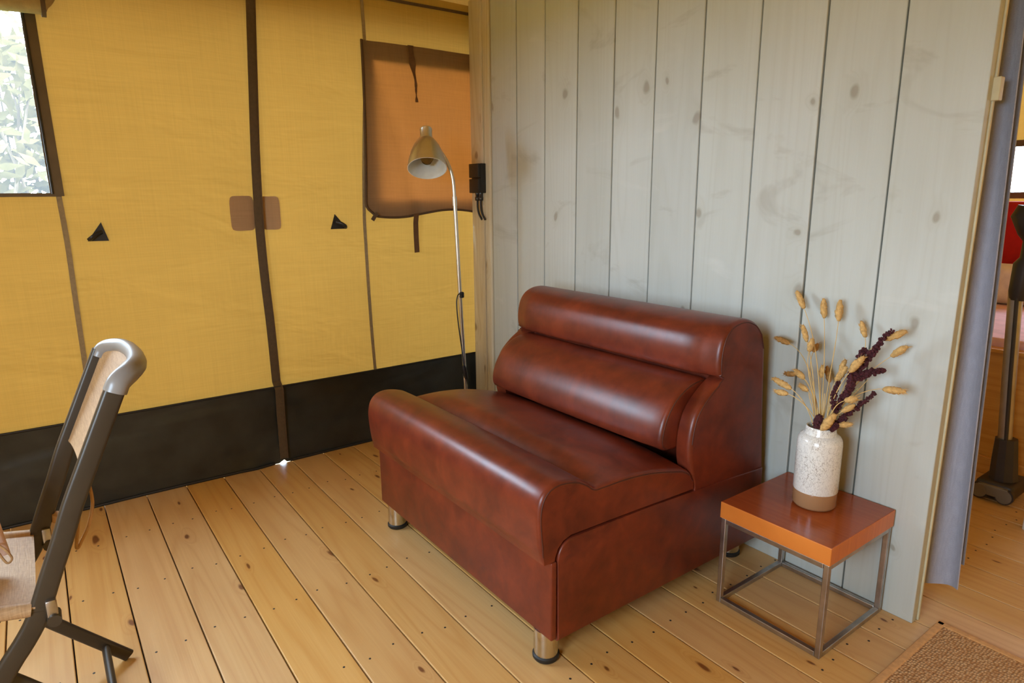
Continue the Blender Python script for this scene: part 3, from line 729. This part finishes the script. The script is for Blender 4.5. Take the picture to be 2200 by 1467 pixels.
# ------------------------------------------------------------------ vase
VC = Vector((2.154, 1.102, TZ1)); VR = 0.0735
vase = thing('vase', 'speckled white ceramic vase with brown glazed foot on the side table', 'vase', tuple(VC))
mt = Matrix.Translation(VC)
b = BM(); lathe(b, [(0.0, 0.001), (VR-0.010, 0.001), (VR-0.004, 0.004), (VR, 0.012), (VR, 0.062)], mt, 56); obj('glazed_foot', b, M['glaze_brown'], vase, smooth=40)
b = BM(); lathe(b, [(VR, 0.062), (VR+0.001, 0.066), (VR+0.001, 0.235), (VR-0.001, 0.252), (VR-0.008, 0.264), (VR-0.020, 0.271), (0.0525, 0.275), (0.050, 0.281), (0.050, 0.294), (0.0475, 0.298), (0.044, 0.296), (0.043, 0.285), (0.046, 0.26), (0.046, 0.06), (0.0, 0.06)], mt, 56); obj('body', b, M['glaze'], vase, smooth=40)

# ------------------------------------------------------------------ dried flowers
MOUTH = VC + Vector((0, 0, 0.285))
def unproj(px, py, X):
    d = CAM_M @ Vector(((px-1100)/F_PX, -(py-733.5)/F_PX, -1.0)); k = X/d.x
    return Vector((0, 0, 1.5)) + d*k
def crop(a, c): return (1600+a/4.075, 600+c/4.075)
def bez(p0, p1, p2, p3, n=14):
    return [p0*(1-t)**3+p1*3*t*(1-t)**2+p2*3*t*t*(1-t)+p3*t**3 for t in [i/n for i in range(n+1)]]
def spindle(bm, tip, base, r, rr):
    ax = (tip-base); L = ax.length; ax.normalize(); q = ax.to_track_quat('Z', 'Y').to_matrix().to_4x4(); mtx = Matrix.Translation(base) @ q
    rings = []; N = 10; K = 13
    for i in range(K+1):
        t = i/K; rad = r*(math.sin(math.pi*(0.06+0.90*t**0.9))**0.55)
        rings.append([bm.verts.new(mtx @ Vector((rad*(1+rr.uniform(-.22, .22))*math.cos(2*math.pi*(k+0.5*(i % 2))/N), rad*(1+rr.uniform(-.22, .22))*math.sin(2*math.pi*(k+0.5*(i % 2))/N), t*L+rr.uniform(-.02, .02)*L))) for k in range(N)])
    for A, B in zip(rings, rings[1:]):
        for k in range(N): bm.faces.new((A[k], A[(k+1) % N], B[(k+1) % N], B[k]))
    bm.faces.new(rings[0][::-1]); bm.faces.new(rings[-1])
    for i in range(46):                                   # short bristles
        t = rr.uniform(0.05, 1.0); a = rr.uniform(0, 2*math.pi); rad = r*0.8*math.sin(math.pi*(0.06+0.90*t**0.9))**0.55
        p = mtx @ Vector((rad*math.cos(a), rad*math.sin(a), t*L)); dr = (q.to_3x3() @ Vector((math.cos(a)*0.5, math.sin(a)*0.5, 1.0))).normalized()
        s = dr.orthogonal()*0.0009
        bm.faces.new([bm.verts.new(p+s), bm.verts.new(p-s), bm.verts.new(p+dr*rr.uniform(0.009, 0.016))])
HEADS = [  # tip, base (crop pixels), X plane, radius, dark?, label
 ((455, 100), (520, 255), 2.305, .0095, 0, 'tallest bunny-tail grass, highest head in the vase, tipped left'),
 ((690, 168), (696, 340), 2.318, .0095, 0, 'upright bunny-tail grass, second of the three highest heads'),
 ((838, 180), (820, 365), 2.300, .0105, 0, 'upright bunny-tail grass, third of the three highest heads'),
 ((1020, 365), (1055, 507), 2.305, .0085, 0, 'bunny-tail grass just right of the high trio, before a plank joint'),
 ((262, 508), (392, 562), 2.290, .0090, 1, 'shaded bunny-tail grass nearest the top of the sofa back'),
 ((507, 400), (545, 545), 2.240, .0085, 0, 'upper bunny-tail grass of the left pair above the vase'),
 ((597, 515), (562, 632), 2.215, .0095, 0, 'lower bunny-tail grass of the left pair, splayed tip'),
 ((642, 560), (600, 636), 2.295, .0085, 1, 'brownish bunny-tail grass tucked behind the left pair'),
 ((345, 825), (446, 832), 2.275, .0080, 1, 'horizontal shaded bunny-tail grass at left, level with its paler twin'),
 ((436, 790), (522, 870), 2.200, .0090, 0, 'pale short bunny-tail grass drooping left at mid height'),
 ((243, 863), (405, 957), 2.130, .0095, 0, 'bunny-tail grass reaching furthest left towards the sofa'),
 ((264, 980), (376, 1002), 2.110, .0085, 0, 'lowest bunny-tail grass on the left, almost horizontal'),
 ((478, 925), (552, 977), 2.180, .0080, 0, 'small pale bunny-tail grass between the low left heads and the stems'),
 ((682, 750), (668, 862), 2.250, .0075, 0, 'slim upright bunny-tail grass in the middle, behind the stems'),
 ((720, 757), (742, 905), 2.300, .0080, 1, 'dim bunny-tail shape standing in for a shadow on the boards behind the middle stems'),  # a cast shadow on the boards, modelled as a darker head
 ((884, 702), (835, 800), 2.215, .0080, 0, 'upper head of the central overlapping pair of bunny-tails'),
 ((895, 765), (795, 892), 2.180, .0095, 0, 'lower head of the central overlapping pair of bunny-tails'),
 ((1046, 673), (920, 810), 2.150, .0100, 0, 'bunny-tail grass lying in front of the dark red spray'),
 ((1420, 450), (1226, 528), 2.250, .0100, 0, 'long bunny-tail grass at upper right, over the tip of the dark red spray'),
 ((1426, 585), (1280, 675), 2.300, .0100, 0, 'bunny-tail grass at right, just below the upper right one'),
 ((1408, 982), (1208, 960), 2.230, .0100, 0, 'bunny-tail grass stretched furthest right and level with the sofa seat back'),
 ((988, 1045), (876, 1062), 2.130, .0095, 0, 'short plump bunny-tail grass low right of centre'),
 ((965, 1098), (850, 1160), 2.150, .0080, 0, 'bunny-tail grass low on the right along a dark red branch'),
 ((792, 1180), (672, 1318), 2.115, .0120, 0, 'thick bunny-tail grass sitting in the vase mouth'),
 ((946, 1268), (815, 1276), 2.150, .0075, 0, 'lowest bunny-tail grass on the right, level with the vase rim'),
]
gr = random.Random(21)
for tip, base, X, r, dk, lab in HEADS:
    T = unproj(*crop(*tip), X); Bs = unproj(*crop(*base), X-0.012)
    root = thing('dried_bunny_tail', lab, 'dried flower', tuple(VC+Vector((0, 0, 0.07))), 'dried bunny-tail grasses in the vase')
    ang = math.atan2(Bs.y-MOUTH.y, Bs.x-MOUTH.x); rad = gr.uniform(0.008, 0.030)
    ent = Vector((MOUTH.x+math.cos(ang)*rad, MOUTH.y+math.sin(ang)*rad, MOUTH.z))
    low = VC+Vector((-math.cos(ang)*0.02, -math.sin(ang)*0.02, 0.075))
    dirh = (T-Bs).normalized(); L = (Bs-ent).length
    if tip == (792, 1180): ent = MOUTH+Vector((-0.02, 0, -0.01)); L = 0.02
    pts = [low]+bez(ent, ent+(ent-low).normalized()*L*0.35, Bs-dirh*L*0.28, Bs+dirh*0.006, 14)
    b = BM(); tube(b, pts, [0.0020]*4+[0.0016]*(len(pts)-8)+[0.0012]*4, 5); obj('stem', b, M['straw'], root, smooth=60)
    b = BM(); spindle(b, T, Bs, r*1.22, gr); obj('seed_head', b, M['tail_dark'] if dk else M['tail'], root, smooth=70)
# loose bare stems
for tx, ty, X in ((560, 1000, 2.14), (600, 880, 2.16), (640, 1120, 2.12), (700, 1000, 2.13), (760, 1020, 2.14), (1075, 880, 2.24)):
    T = unproj(*crop(tx, ty), X); root = None
    ang = math.atan2(T.y-MOUTH.y, T.x-MOUTH.x); ent = MOUTH+Vector((math.cos(ang)*0.02, math.sin(ang)*0.02, 0))
    b = BM(); low = VC+Vector((0, 0, 0.075)); tube(b, [low]+bez(ent, ent+(ent-low)*0.3, T-(T-ent)*0.3, T, 8), 0.0013, 5)
    o = obj('straw_stalk', b, M['straw'], None, tuple(low), smooth=60); tag(o, 'thin bare straw stalk without a head among the dried grasses', 'dried stalk', 'bare straw stalks in the vase')
def spray(paths, X, lab, dens=1.0, rr0=0.0075):
    root = thing('amaranth_spray', lab, 'dried flower', tuple(VC+Vector((0, 0, 0.07))), 'dark red amaranth sprays in the vase')
    bs, bc = BM(), BM()
    for pi, (pp, xs_) in enumerate(paths):
        P = catmull([unproj(*crop(*p), x) for p, x in zip(pp, xs_)], 6)
        if pi == 0: P = [VC+Vector((0, 0, 0.08)), MOUTH+(P[0]-MOUTH)*0.15]+P
        tube(bs, P, 0.0018, 5)
        Q = P[2:] if pi == 0 else P
        n = int(len(Q)*7*dens)
        for i in range(n):
            t = i/n*(len(Q)-1); k = int(t); p = Q[k].lerp(Q[min(k+1, len(Q)-1)], t-k)
            s = rr0*(0.55+0.6*math.sin(math.pi*(0.12+0.8*i/n)))*gr.uniform(0.55, 1.0)
            d = Vector((gr.gauss(0, 1), gr.gauss(0, 1), gr.gauss(0, 1))).normalized()*s*1.1
            bmesh.ops.create_icosphere(bc, subdivisions=1, radius=s*0.62, matrix=Matrix.Translation(p+d))
    for v in bc.verts: v.co += Vector((gr.uniform(-1, 1), gr.uniform(-1, 1), gr.uniform(-1, 1)))*0.0011
    obj('stem', bs, M['amaranth'], root, smooth=60); o = obj('flower_cluster', bc, M['amaranth'], root)
spray([([(790, 1180), (850, 1060), (890, 1000), (930, 930), (950, 850), (1030, 750), (1110, 650), (1180, 560), (1285, 445)], [2.155, 2.16, 2.165, 2.17, 2.18, 2.19, 2.20, 2.21, 2.22]),
       ([(985, 820), (1020, 690), (1055, 610)], [2.185, 2.195, 2.2]), ([(950, 880), (1010, 850), (1100, 815), (1215, 800)], [2.18, 2.19, 2.2, 2.21]), ([(930, 930), (945, 820), (985, 760)], [2.165, 2.17, 2.18])],
      2.18, 'largest dark red amaranth spray, branching up to the right', 1.5, 0.0100)
spray([([(800, 1170), (778, 1080), (790, 980), (822, 900)], [2.14, 2.14, 2.145, 2.15])], 2.14, 'short upright dark red amaranth spray over the middle of the vase', 1.2, 0.0078)
spray([([(790, 1270), (830, 1245), (880, 1205), (960, 1130), (1060, 1060), (1145, 990)], [2.16, 2.165, 2.17, 2.18, 2.19, 2.2])], 2.17, 'low dark red amaranth spray slanting right above the rim', 1.2, 0.0085)
spray([([(640, 1310), (640, 1260), (655, 1195)], [2.12, 2.12, 2.12])], 2.12, 'stubby dark red amaranth tuft at the left of the vase mouth', 2.2, 0.0100)
spray([([(760, 1310), (785, 1290), (800, 1270)], [2.13, 2.13, 2.13])], 2.13, 'small dark red amaranth tuft at the right of the vase mouth', 2.2, 0.0085)
root = thing('pale_plume', 'feathery pale green plume beside the low amaranth spray', 'dried grass', tuple(VC+Vector((0, 0, 0.07))))
P = catmull([unproj(*crop(*p), 2.2) for p in ((810, 1190), (860, 1110), (920, 1020), (985, 955))], 5); P = [VC+Vector((0, 0, 0.08)), MOUTH+Vector((0, -0.01, 0))]+P
b = BM(); tube(b, P, 0.0014, 5); obj('stem', b, M['palegreen'], root)
b = BM()
for i in range(120):
    t = gr.uniform(2, len(P)-1.01); k = int(t); p = P[k].lerp(P[k+1], t-k); d = Vector((gr.gauss(0, 1), gr.gauss(0, 1), gr.gauss(.4, 1))).normalized()*0.011; s = d.orthogonal().normalized()*0.0012
    b.faces.new([b.verts.new(p+s), b.verts.new(p-s), b.verts.new(p+d)])
obj('plume', b, M['palegreen'], root)

# ------------------------------------------------------------------ floor lamp
LB = Vector((2.005, 3.20, 0))
lamp = thing('floor_lamp', 'slim satin metal floor lamp with cone shade standing behind the sofa', 'floor lamp', tuple(LB))
b = BM(); lathe(b, [(0.0, 0.0), (0.14, 0.0), (0.142, 0.006), (0.138, 0.018), (0.03, 0.026), (0.016, 0.034), (0.0, 0.034)], Matrix.Translation(LB), 40); obj('base', b, M['lamp_metal'], lamp, smooth=40)
poleP = [(2.005, 3.20, 0.02), (1.992, 3.20, 0.387), (1.969, 3.20, 0.949), (1.950, 3.20, 1.50)]
b = BM(); tube(b, catmull(poleP, 5), 0.0115, 14); obj('pole', b, M['lamp_metal'], lamp, smooth=60)
b = BM(); tube(b, [(1.951, 3.20, 1.455), (1.9495, 3.20, 1.505)], 0.0135, 14); obj('joint', b, M['lamp_metal'], lamp, smooth=60)
SC = unproj(918, 362, 1.785); SC = SC*1.0                        # centre of the shade opening
vd = Vector((SC.x, SC.y, 0)).normalized()
ax = (vd*0.50+Vector((0, 0, 0.866))).normalized()               # axis from the opening back to the neck
q = ax.to_track_quat('Z', 'Y').to_matrix().to_4x4(); mtx = Matrix.Translation(SC) @ q
neck = mtx @ Vector((0, 0, 0.205))
b = BM(); tube(b, catmull([(1.9495, 3.20, 1.50), (1.945, 3.205, 1.60), (1.925, 3.225, 1.69), (1.895, 3.265, 1.765), tuple(neck+vd*0.035+Vector((0.02, 0, 0.0))), tuple(neck)], 6), 0.0095, 12); obj('gooseneck', b, M['lamp_metal'], lamp, smooth=60)
outer = [(0.107, 0.0), (0.1065, 0.012), (0.101, 0.045), (0.088, 0.095), (0.072, 0.135), (0.054, 0.166), (0.044, 0.176)]
inner = [(r-0.003, z-0.001) for r, z in outer][::-1]
b = BM(); lathe(b, outer+[(0.042, 0.178), (0.0, 0.178)], mtx, 48); sh = obj('shade', b, M['lamp_metal'], lamp, smooth=50)
b = BM(); lathe(b, [(0.107, 0.0)]+[(r-0.003, z-0.0005) for r, z in outer[:-1]]+[(0.040, 0.170), (0.0, 0.170)], mtx, 48); obj('shade_lining', b, M['lamp_white'], sh, smooth=50)
b = BM(); lathe(b, [(0.0, 0.176), (0.040, 0.176), (0.040, 0.184), (0.033, 0.188), (0.033, 0.240), (0.0345, 0.242), (0.0345, 0.248), (0.030, 0.252), (0.0, 0.252)], mtx, 32); obj('socket_cap', b, M['lamp_metal'], lamp, smooth=40)
b = BM(); lathe(b, [(0.0, 0.028), (0.015, 0.031), (0.028, 0.042), (0.035, 0.060), (0.034, 0.080), (0.025, 0.104), (0.018, 0.125), (0.018, 0.170)], mtx, 32); bl = obj('bulb', b, M['bulb'], lamp, smooth=60)
b = BM(); lathe(b, [(0.0, 0.115), (0.017, 0.115), (0.0175, 0.17), (0.0, 0.17)], mtx, 20); obj('bulb_base', b, M['lamp_white'], bl, smooth=40)
b = BM(); box(b, 1.958, 1.982, 3.170, 3.192, 0.93, 0.965, 0.006); obj('cable_clip', b, M['black_plastic'], lamp)
b = BM(); tube(b, catmull([(1.966, 3.178, 0.955), (1.935, 3.165, 0.952), (1.918, 3.155, 0.90), (1.924, 3.150, 0.78), (1.944, 3.15, 0.62), (1.958, 3.15, 0.50), (1.975, 3.15, 0.42), (1.995, 3.15, 0.34), (2.01, 3.15, 0.2), (2.03, 3.12, 0.05), (2.06, 3.10, 0.006), (2.18, 3.06, 0.006)], 5), 0.0036, 6); cb = obj('cable', b, M['black_rubber'], lamp, smooth=60)
b = BM(); tube(b, [(1.950, 3.15, 0.535), (1.955, 3.15, 0.515), (1.963, 3.15, 0.475), (1.970, 3.15, 0.45)], [0.010, 0.014, 0.014, 0.010], 10); obj('cable_switch', b, M['black_plastic'], cb, smooth=50)

# ------------------------------------------------------------------ socket box on the post
pb = thing('power_socket_box', 'black double socket box with two hanging cables on the corner post', 'socket box', (XW-0.012, 3.51, 1.525))
b = BM(); box(b, 2.302, 2.339, 3.456, 3.566, 1.525, 1.705, 0.004); obj('body', b, M['black_plastic'], pb, smooth=40)
for z0_, z1_ in ((1.526, 1.612), (1.619, 1.704)):
    b = BM(); box(b, 2.282, 2.304, 3.458, 3.564, z0_, z1_, 0.004); obj('cover', b, M['black_plastic'], pb, smooth=40)
for yy_ in (3.486, 3.524):
    b = BM(); lathe(b, [(0.0, 1.478), (0.013, 1.478), (0.016, 1.484), (0.016, 1.500), (0.013, 1.504), (0.014, 1.527), (0.0, 1.527)], Matrix.Translation((2.318, yy_, 0)), 12); obj('cable_gland', b, M['dark_glossy'], pb, smooth=40)
    b = BM(); tube(b, catmull([(2.318, yy_, 1.482), (2.318, yy_, 1.435), (2.320, yy_-0.012, 1.395), (2.326, yy_-0.034, 1.360)], 5), 0.0065, 8); obj('cable', b, M['black_rubber'], pb, smooth=60)

# ------------------------------------------------------------------ folding chair
CN, CF = 1.87, 2.32
ch = thing('folding_chair', 'dark framed folding chair with woven textile and grey top rail', 'chair', (-0.15, (CN+CF)/2, 0))
tp = [(0.128, 1.050), (0.085, 0.955), (0.040, 0.855), (-0.005, 0.755), (-0.037, 0.672), (-0.075, 0.580), (-0.114, 0.482), (-0.148, 0.425), (-0.190, 0.368), (-0.260, 0.255), (-0.330, 0.125), (-0.385, 0.0)]
for y in (CN, CF):
    P = catmull([(x, y, z) for x, z in tp], 3)
    b = BM(); bar(b, P, 0.049, 0.024, (0, 1, 0), 0.009); obj('side_frame', b, M['chair_frame'], ch, smooth=40)
    b = BM(); bar(b, catmull([(0.076, y-0.03 if y > 2 else y+0.03, 0.012), (-0.10, y-0.03 if y > 2 else y+0.03, 0.207), (-0.20, y-0.03 if y > 2 else y+0.03, 0.325), (-0.44, y-0.03 if y > 2 else y+0.03, 0.60)], 4), 0.038, 0.020, (0, 1, 0), 0.008); lg = obj('leg', b, M['chair_frame'], ch, smooth=40)
    b = BM(); tube(b, [(-0.10, y, 0.50), (-0.46, y, 0.575)], 0.013, 10); sr = obj('seat_rail', b, M['chair_frame'], ch, smooth=60)
    b = BM(); tube(b, [(-0.082, y-0.030, 0.470), (-0.082, y+0.016, 0.470)], 0.016, 12); hg = obj('hinge', b, M['chair_frame'], ch, smooth=50)
    b = BM(); box(b, -0.096, -0.072, y-0.024, y+0.006, 0.47, 0.525, 0.006); obj('hinge_plate', b, M['steel'], hg, smooth=40)
b = BM(); tube(b, [(0.016, CN+0.03, 0.075), (0.016, CF-0.03, 0.075)], 0.0125, 10); obj('crossbar', b, M['chair_frame'], ch, smooth=60)
b = BM(); tube(b, [(-0.30, CN, 0.19), (-0.30, CF, 0.19)], 0.0125, 10); obj('crossbar', b, M['chair_frame'], ch, smooth=60)
# curved top rail
cp = catmull([(0.119, CN, 1.026), (0.132, CN+0.002, 1.050), (0.160, CN+0.028, 1.066), (0.184, CN+0.095, 1.071), (0.193, (CN+CF)/2, 1.071), (0.184, CF-0.095, 1.069), (0.158, CF-0.030, 1.064), (0.134, CF-0.003, 1.052), (0.121, CF, 1.030)], 6)
b = BM(); tube(b, cp, [0.0285-0.0050*i/(len(cp)-1) for i in range(len(cp))], 14, up=Vector((1, 0, 0)), flat=0.82); obj('top_rail', b, M['chair_cap'], ch, smooth=60)
def chback(u, v):
    y = CN+0.008+(CF-CN-0.016)*u; z = 0.785+(1.068-0.785)*v; x = 0.008+(z-0.785)*0.455
    return Vector((x+0.056*math.sin(math.pi*u)**0.7*(0.25+0.75*v)+0.004, y, z))
b = BM(); sheet(b, [i/14 for i in range(15)], [i/10 for i in range(11)], chback); thicken(b, 0.004); bt = obj('back_textile', b, M['textile'], ch, smooth=50)
b = BM(); tube(b, [chback(i/14, 0) for i in range(15)], 0.005, 6); obj('hem', b, M['textile'], bt, smooth=60)
def chseat(u, v):
    y = CN-0.012+(CF-CN+0.024)*v; x = -0.115-0.35*u; e = abs(2*v-1)
    z = 0.503+0.075*u/1.0*0.98-0.018*(1-e**2)+0.012
    if e > 0.97: z -= 0.0
    return Vector((x, y, z))
b = BM(); sheet(b, [i/10 for i in range(11)], [i/20 for i in range(21)], chseat); thicken(b, 0.005); st_ = obj('seat_textile', b, M['textile'], ch, smooth=50)
for y in (CN, CF):
    b = BM(); tube(b, [(-0.125, y, 0.506), (-0.455, y, 0.575)], 0.0185, 12); obj('sleeve', b, M['textile'], st_, smooth=60)
b = BM(); tube(b, catmull([(0.034, CN+0.016, 0.80), (0.036, CN+0.02, 0.74), (0.022, CN+0.03, 0.68), (0.004, CN+0.03, 0.645), (-0.012, CN+0.02, 0.625), (-0.008, CN+0.02, 0.66), (0.010, CN+0.016, 0.74), (0.030, CN+0.014, 0.80)], 6), 0.0045, 6); obj('tie_cord', b, M['cord'], ch, smooth=60)
b = BM(); tube(b, [(-0.055, CF, 0.535), (-0.05, CF-0.01, 0.56)], 0.013, 10); obj('hinge_cap', b, M['cord'], ch, smooth=60)
# pale cushion leaning over the seat front, only its edge in view
b = BM()
def cu(u, v):
    a = 2*math.pi*u; x = -0.192-0.16*(1-v*0.35)*0.5*(1-math.cos(a)*1.0) ; y = 2.12+0.035*math.sin(a)*(math.sin(math.pi*min(1, 0.12+v*0.8)))
    return Vector((x+0.03*(1-v), y, 0.556+0.29*v))
rings = [[b.verts.new(cu(i/24, j/10)) for i in range(24)] for j in range(11)]
for A, B in zip(rings, rings[1:]):
    for k in range(24): b.faces.new((A[k], A[(k+1) % 24], B[(k+1) % 24], B[k]))
b.faces.new(rings[0][::-1]); b.faces.new(rings[-1])
cush = thing('seat_cushion', 'pale pink cotton cushion with tie loop standing on the folding chair', 'cushion', (-0.32, 2.12, 0.556))
obj('cover', b, M['cushion_pale'], cush, smooth=60)
b = BM(); tube(b, catmull([(-0.185, 2.10, 0.60), (-0.168, 2.08, 0.585), (-0.158, 2.075, 0.56), (-0.170, 2.07, 0.553), (-0.185, 2.09, 0.58)], 5), 0.003, 6); obj('tie_loop', b, M['cord'], cush, smooth=60)

# ------------------------------------------------------------------ rug
rug = thing('jute_rug', 'woven brown jute rug with bound edge in the doorway corner', 'rug', (1.5, -0.2, 0))
b = BM(); sheet(b, steps(0.55, 2.412, 0.1), steps(-1.3, 0.736, 0.1), lambda u, v: Vector((u, v, 0.013+0.0012*noise.noise(Vector((u*4, v*4, 0)))))); 
r = bmesh.ops.extrude_face_region(b, geom=list(b.faces)); 
for v in [g for g in r['geom'] if isinstance(g, bmesh.types.BMVert)]: v.co.z = 0.002
obj('weave', b, M['rug'], rug, smooth=40)
for (xa, ya), (xb, yb_) in (((0.55, 0.738), (2.424, 0.738)), ((2.412, 0.75), (2.412, -1.3))):
    b = BM(); bar(b, [(xa, ya, 0.008), (xb, yb_, 0.008)], 0.026, 0.016, (0, 0, 1), 0.005); obj('edge_binding', b, M['rug_edge'], rug, smooth=40)

# ------------------------------------------------------------------ curtain
def cur(u, v):
    z = 0.115+2.62*v; y = 1.36-(1.36-0.728-0.070*v)*u
    x = 2.500+0.030*math.sin(u*21+0.6)*(0.5+0.5*(1-v)) + 0.010*math.sin(u*9+v*2)
    return Vector((x-0.02*u, y, z+0.010*math.sin(u*13)*(1-v)))
cu_r = thing('curtain', 'blue-grey fabric curtain drawn aside behind the plank partition', 'curtain', (2.5, 1.05, 0.1))
b = BM(); sheet(b, [i/80 for i in range(81)], [i/16 for i in range(17)], cur); thicken(b, 0.004); obj('drape', b, M['curtain'], cu_r, smooth=60)
def cur2(u, v):
    z = 0.195+2.54*v; y = 1.30-(1.30-0.735-0.070*v)*u
    return Vector((2.565+0.02*math.sin(u*17), y, z))
b = BM(); sheet(b, [i/60 for i in range(61)], [i/12 for i in range(13)], cur2); thicken(b, 0.004); obj('rear_fold', b, M['curtain'], cu_r, smooth=60)
b = BM(); tube(b, [(2.51, 1.40, 2.75), (2.51, -0.6, 2.75)], 0.014, 12); o = obj('curtain_rod', b, M['lamp_metal'], None, (2.51, 0.4, 2.75), smooth=60); tag(o, 'metal rod carrying the curtain above the doorway', 'curtain rod')

# ------------------------------------------------------------------ bedroom beyond the doorway
bed = thing('bed', 'wooden captain bed with pink bedding seen past the curtain', 'bed', (5.1, 1.5, 0))
b = BM(); box(b, 4.06, 4.10, 0.45, 2.6, 0.0, 0.672, 0.004); obj('front_panel', b, M['bed_wood'], bed)
b = BM(); box(b, 4.035, 4.06, 0.45, 2.6, 0.0, 0.095, 0.004); obj('plinth', b, M['bed_wood'], bed)
b = BM(); box(b, 4.04, 4.12, 0.45, 2.6, 0.672, 0.692, 0.004); obj('rail', b, M['bed_wood'], bed)
b = BM(); box(b, 4.10, 6.15, 0.47, 2.58, 0.30, 0.60, 0.004); obj('box_base', b, M['bed_wood'], bed)
b = BM(); box(b, 4.125, 6.15, 0.48, 2.57, 0.60, 0.735, 0.03, 4); obj('mattress', b, M['pink_cloth'], bed, smooth=50)
b = BM(); box(b, 6.16, 6.22, 0.45, 2.6, 0.0, 1.0, 0.01); obj('headboard', b, M['white_cloth'], bed)
b = BM(); box(b, 5.40, 5.56, 1.20, 2.05, 0.737, 1.015, 0.06, 5); o = obj('pillow', b, M['white_cloth'], None, (5.48, 1.62, 0.737), smooth=60); tag(o, 'white pillow standing on the pink bed in front of the red cushion', 'pillow')
b = BM(); box(b, 5.62, 5.78, 1.28, 2.10, 0.737, 1.44, 0.05, 5); o = obj('cushion', b, M['red_cloth'], None, (5.70, 1.7, 0.737), smooth=60); tag(o, 'tall bright red cushion propped up behind the white pillow', 'cushion')
vac = thing('stick_vacuum', 'upright stick vacuum with dark floor head parked by the bed', 'vacuum cleaner', (3.78, 1.0, 0))
b = BM(); tube(b, [(3.77, 1.000, 0.24), (3.765, 1.030, 0.65), (3.76, 1.055, 1.04)], 0.030, 16); obj('tube', b, M['vac_tube'], vac, smooth=60)
b = BM(); tube(b, [(3.735, 0.985, 0.24), (3.732, 1.015, 0.65), (3.73, 1.040, 1.04)], 0.009, 8); obj('cable_guide', b, M['vac_dark'], vac, smooth=60)
b = BM(); tube(b, [(3.77, 0.985, 0.10), (3.77, 0.992, 0.20), (3.77, 0.998, 0.31)], [0.062, 0.056, 0.048], 10); obj('neck', b, M['vac_dark'], vac, smooth=30)
b = BM(); box(b, 3.68, 3.90, 0.915, 1.075, 0.012, 0.10, 0.02, 3); hd = obj('floor_head', b, M['vac_dark'], vac, smooth=40)
b = BM(); box(b, 3.665, 3.69, 0.93, 1.06, 0.03, 0.085, 0.008, 3); obj('bumper', b, M['vac_grey'], hd, smooth=40)
for yy_ in (0.945, 1.05):
    b = BM(); tube(b, [(3.668, yy_, 0.045), (3.694, yy_, 0.045)], 0.040, 18); wh = obj('wheel', b, M['vac_dark'], hd, smooth=40)
    b = BM(); tube(b, [(3.664, yy_, 0.045), (3.670, yy_, 0.045)], 0.034, 18); obj('wheel_ring', b, M['vac_grey'], hd, smooth=40)
b = BM(); tube(b, [(3.76, 1.042, 1.0), (3.76, 1.040, 1.04), (3.76, 1.038, 1.17), (3.76, 1.032, 1.20), (3.76, 1.030, 1.28), (3.76, 1.040, 1.32), (3.76, 1.066, 1.40), (3.76, 1.060, 1.44)], [0.036, 0.046, 0.046, 0.030, 0.030, 0.046, 0.058, 0.040], 10); obj('motor_body', b, M['vac_dark'], vac, smooth=40)
b = BM(); tube(b, catmull([(3.77, 1.04, 1.40), (3.78, 0.99, 1.50), (3.80, 0.93, 1.44), (3.80, 0.93, 1.28), (3.78, 1.02, 1.20)], 5), 0.018, 10); obj('handle', b, M['vac_dark'], vac, smooth=60)
b = BM(); box(b, 3.46, 3.54, 0.72, 0.806, 0.0, 2.7, 0.006); o = obj('door_post', b, M['white_paint'], None, (3.5, 0.76, 0)); tag(o, 'slim white painted post standing in front of the bed', 'post')

# ------------------------------------------------------------------ hedge outside the clear window
hr = random.Random(3)
hedge = thing('hedge', 'leafy pale green hedge outside the clear tent window', 'hedge', (-1.2, 8.0, -0.28))
b = BM()
for i in range(26):
    x = hr.uniform(-4.5, 1.8); p0 = Vector((x, 8.0+hr.uniform(-.4, .4), -0.28))
    tube(b, [p0, p0+Vector((hr.uniform(-.2, .2), hr.uniform(-.2, .2), 1.4)), p0+Vector((hr.uniform(-.5, .5), hr.uniform(-.4, .4), 3.0))], [0.03, 0.02, 0.008], 6)
obj('branches', b, M['bark'], hedge)
b = BM()
for i in range(11000):
    p = Vector((hr.uniform(-5, 2.2), 8.0+hr.gauss(0, 0.45), -0.2+3.4*hr.random()**1.05)); d = Vector((hr.gauss(0, 1), hr.gauss(0, 1), hr.gauss(0, .7))).normalized(); s = d.orthogonal().normalized()
    l = hr.uniform(0.07, 0.15)
    b.faces.new([b.verts.new(p-d*l), b.verts.new(p+s*l*0.4), b.verts.new(p+d*l), b.verts.new(p-s*l*0.4)])
o = obj('foliage', b, M['leaf'], hedge); o['kind'] = 'stuff'

# ------------------------------------------------------------------ working units -> metres
for me in bpy.data.meshes: me.transform(Matrix.Scale(S, 4))
for o in scene.objects: o.location = o.location*S
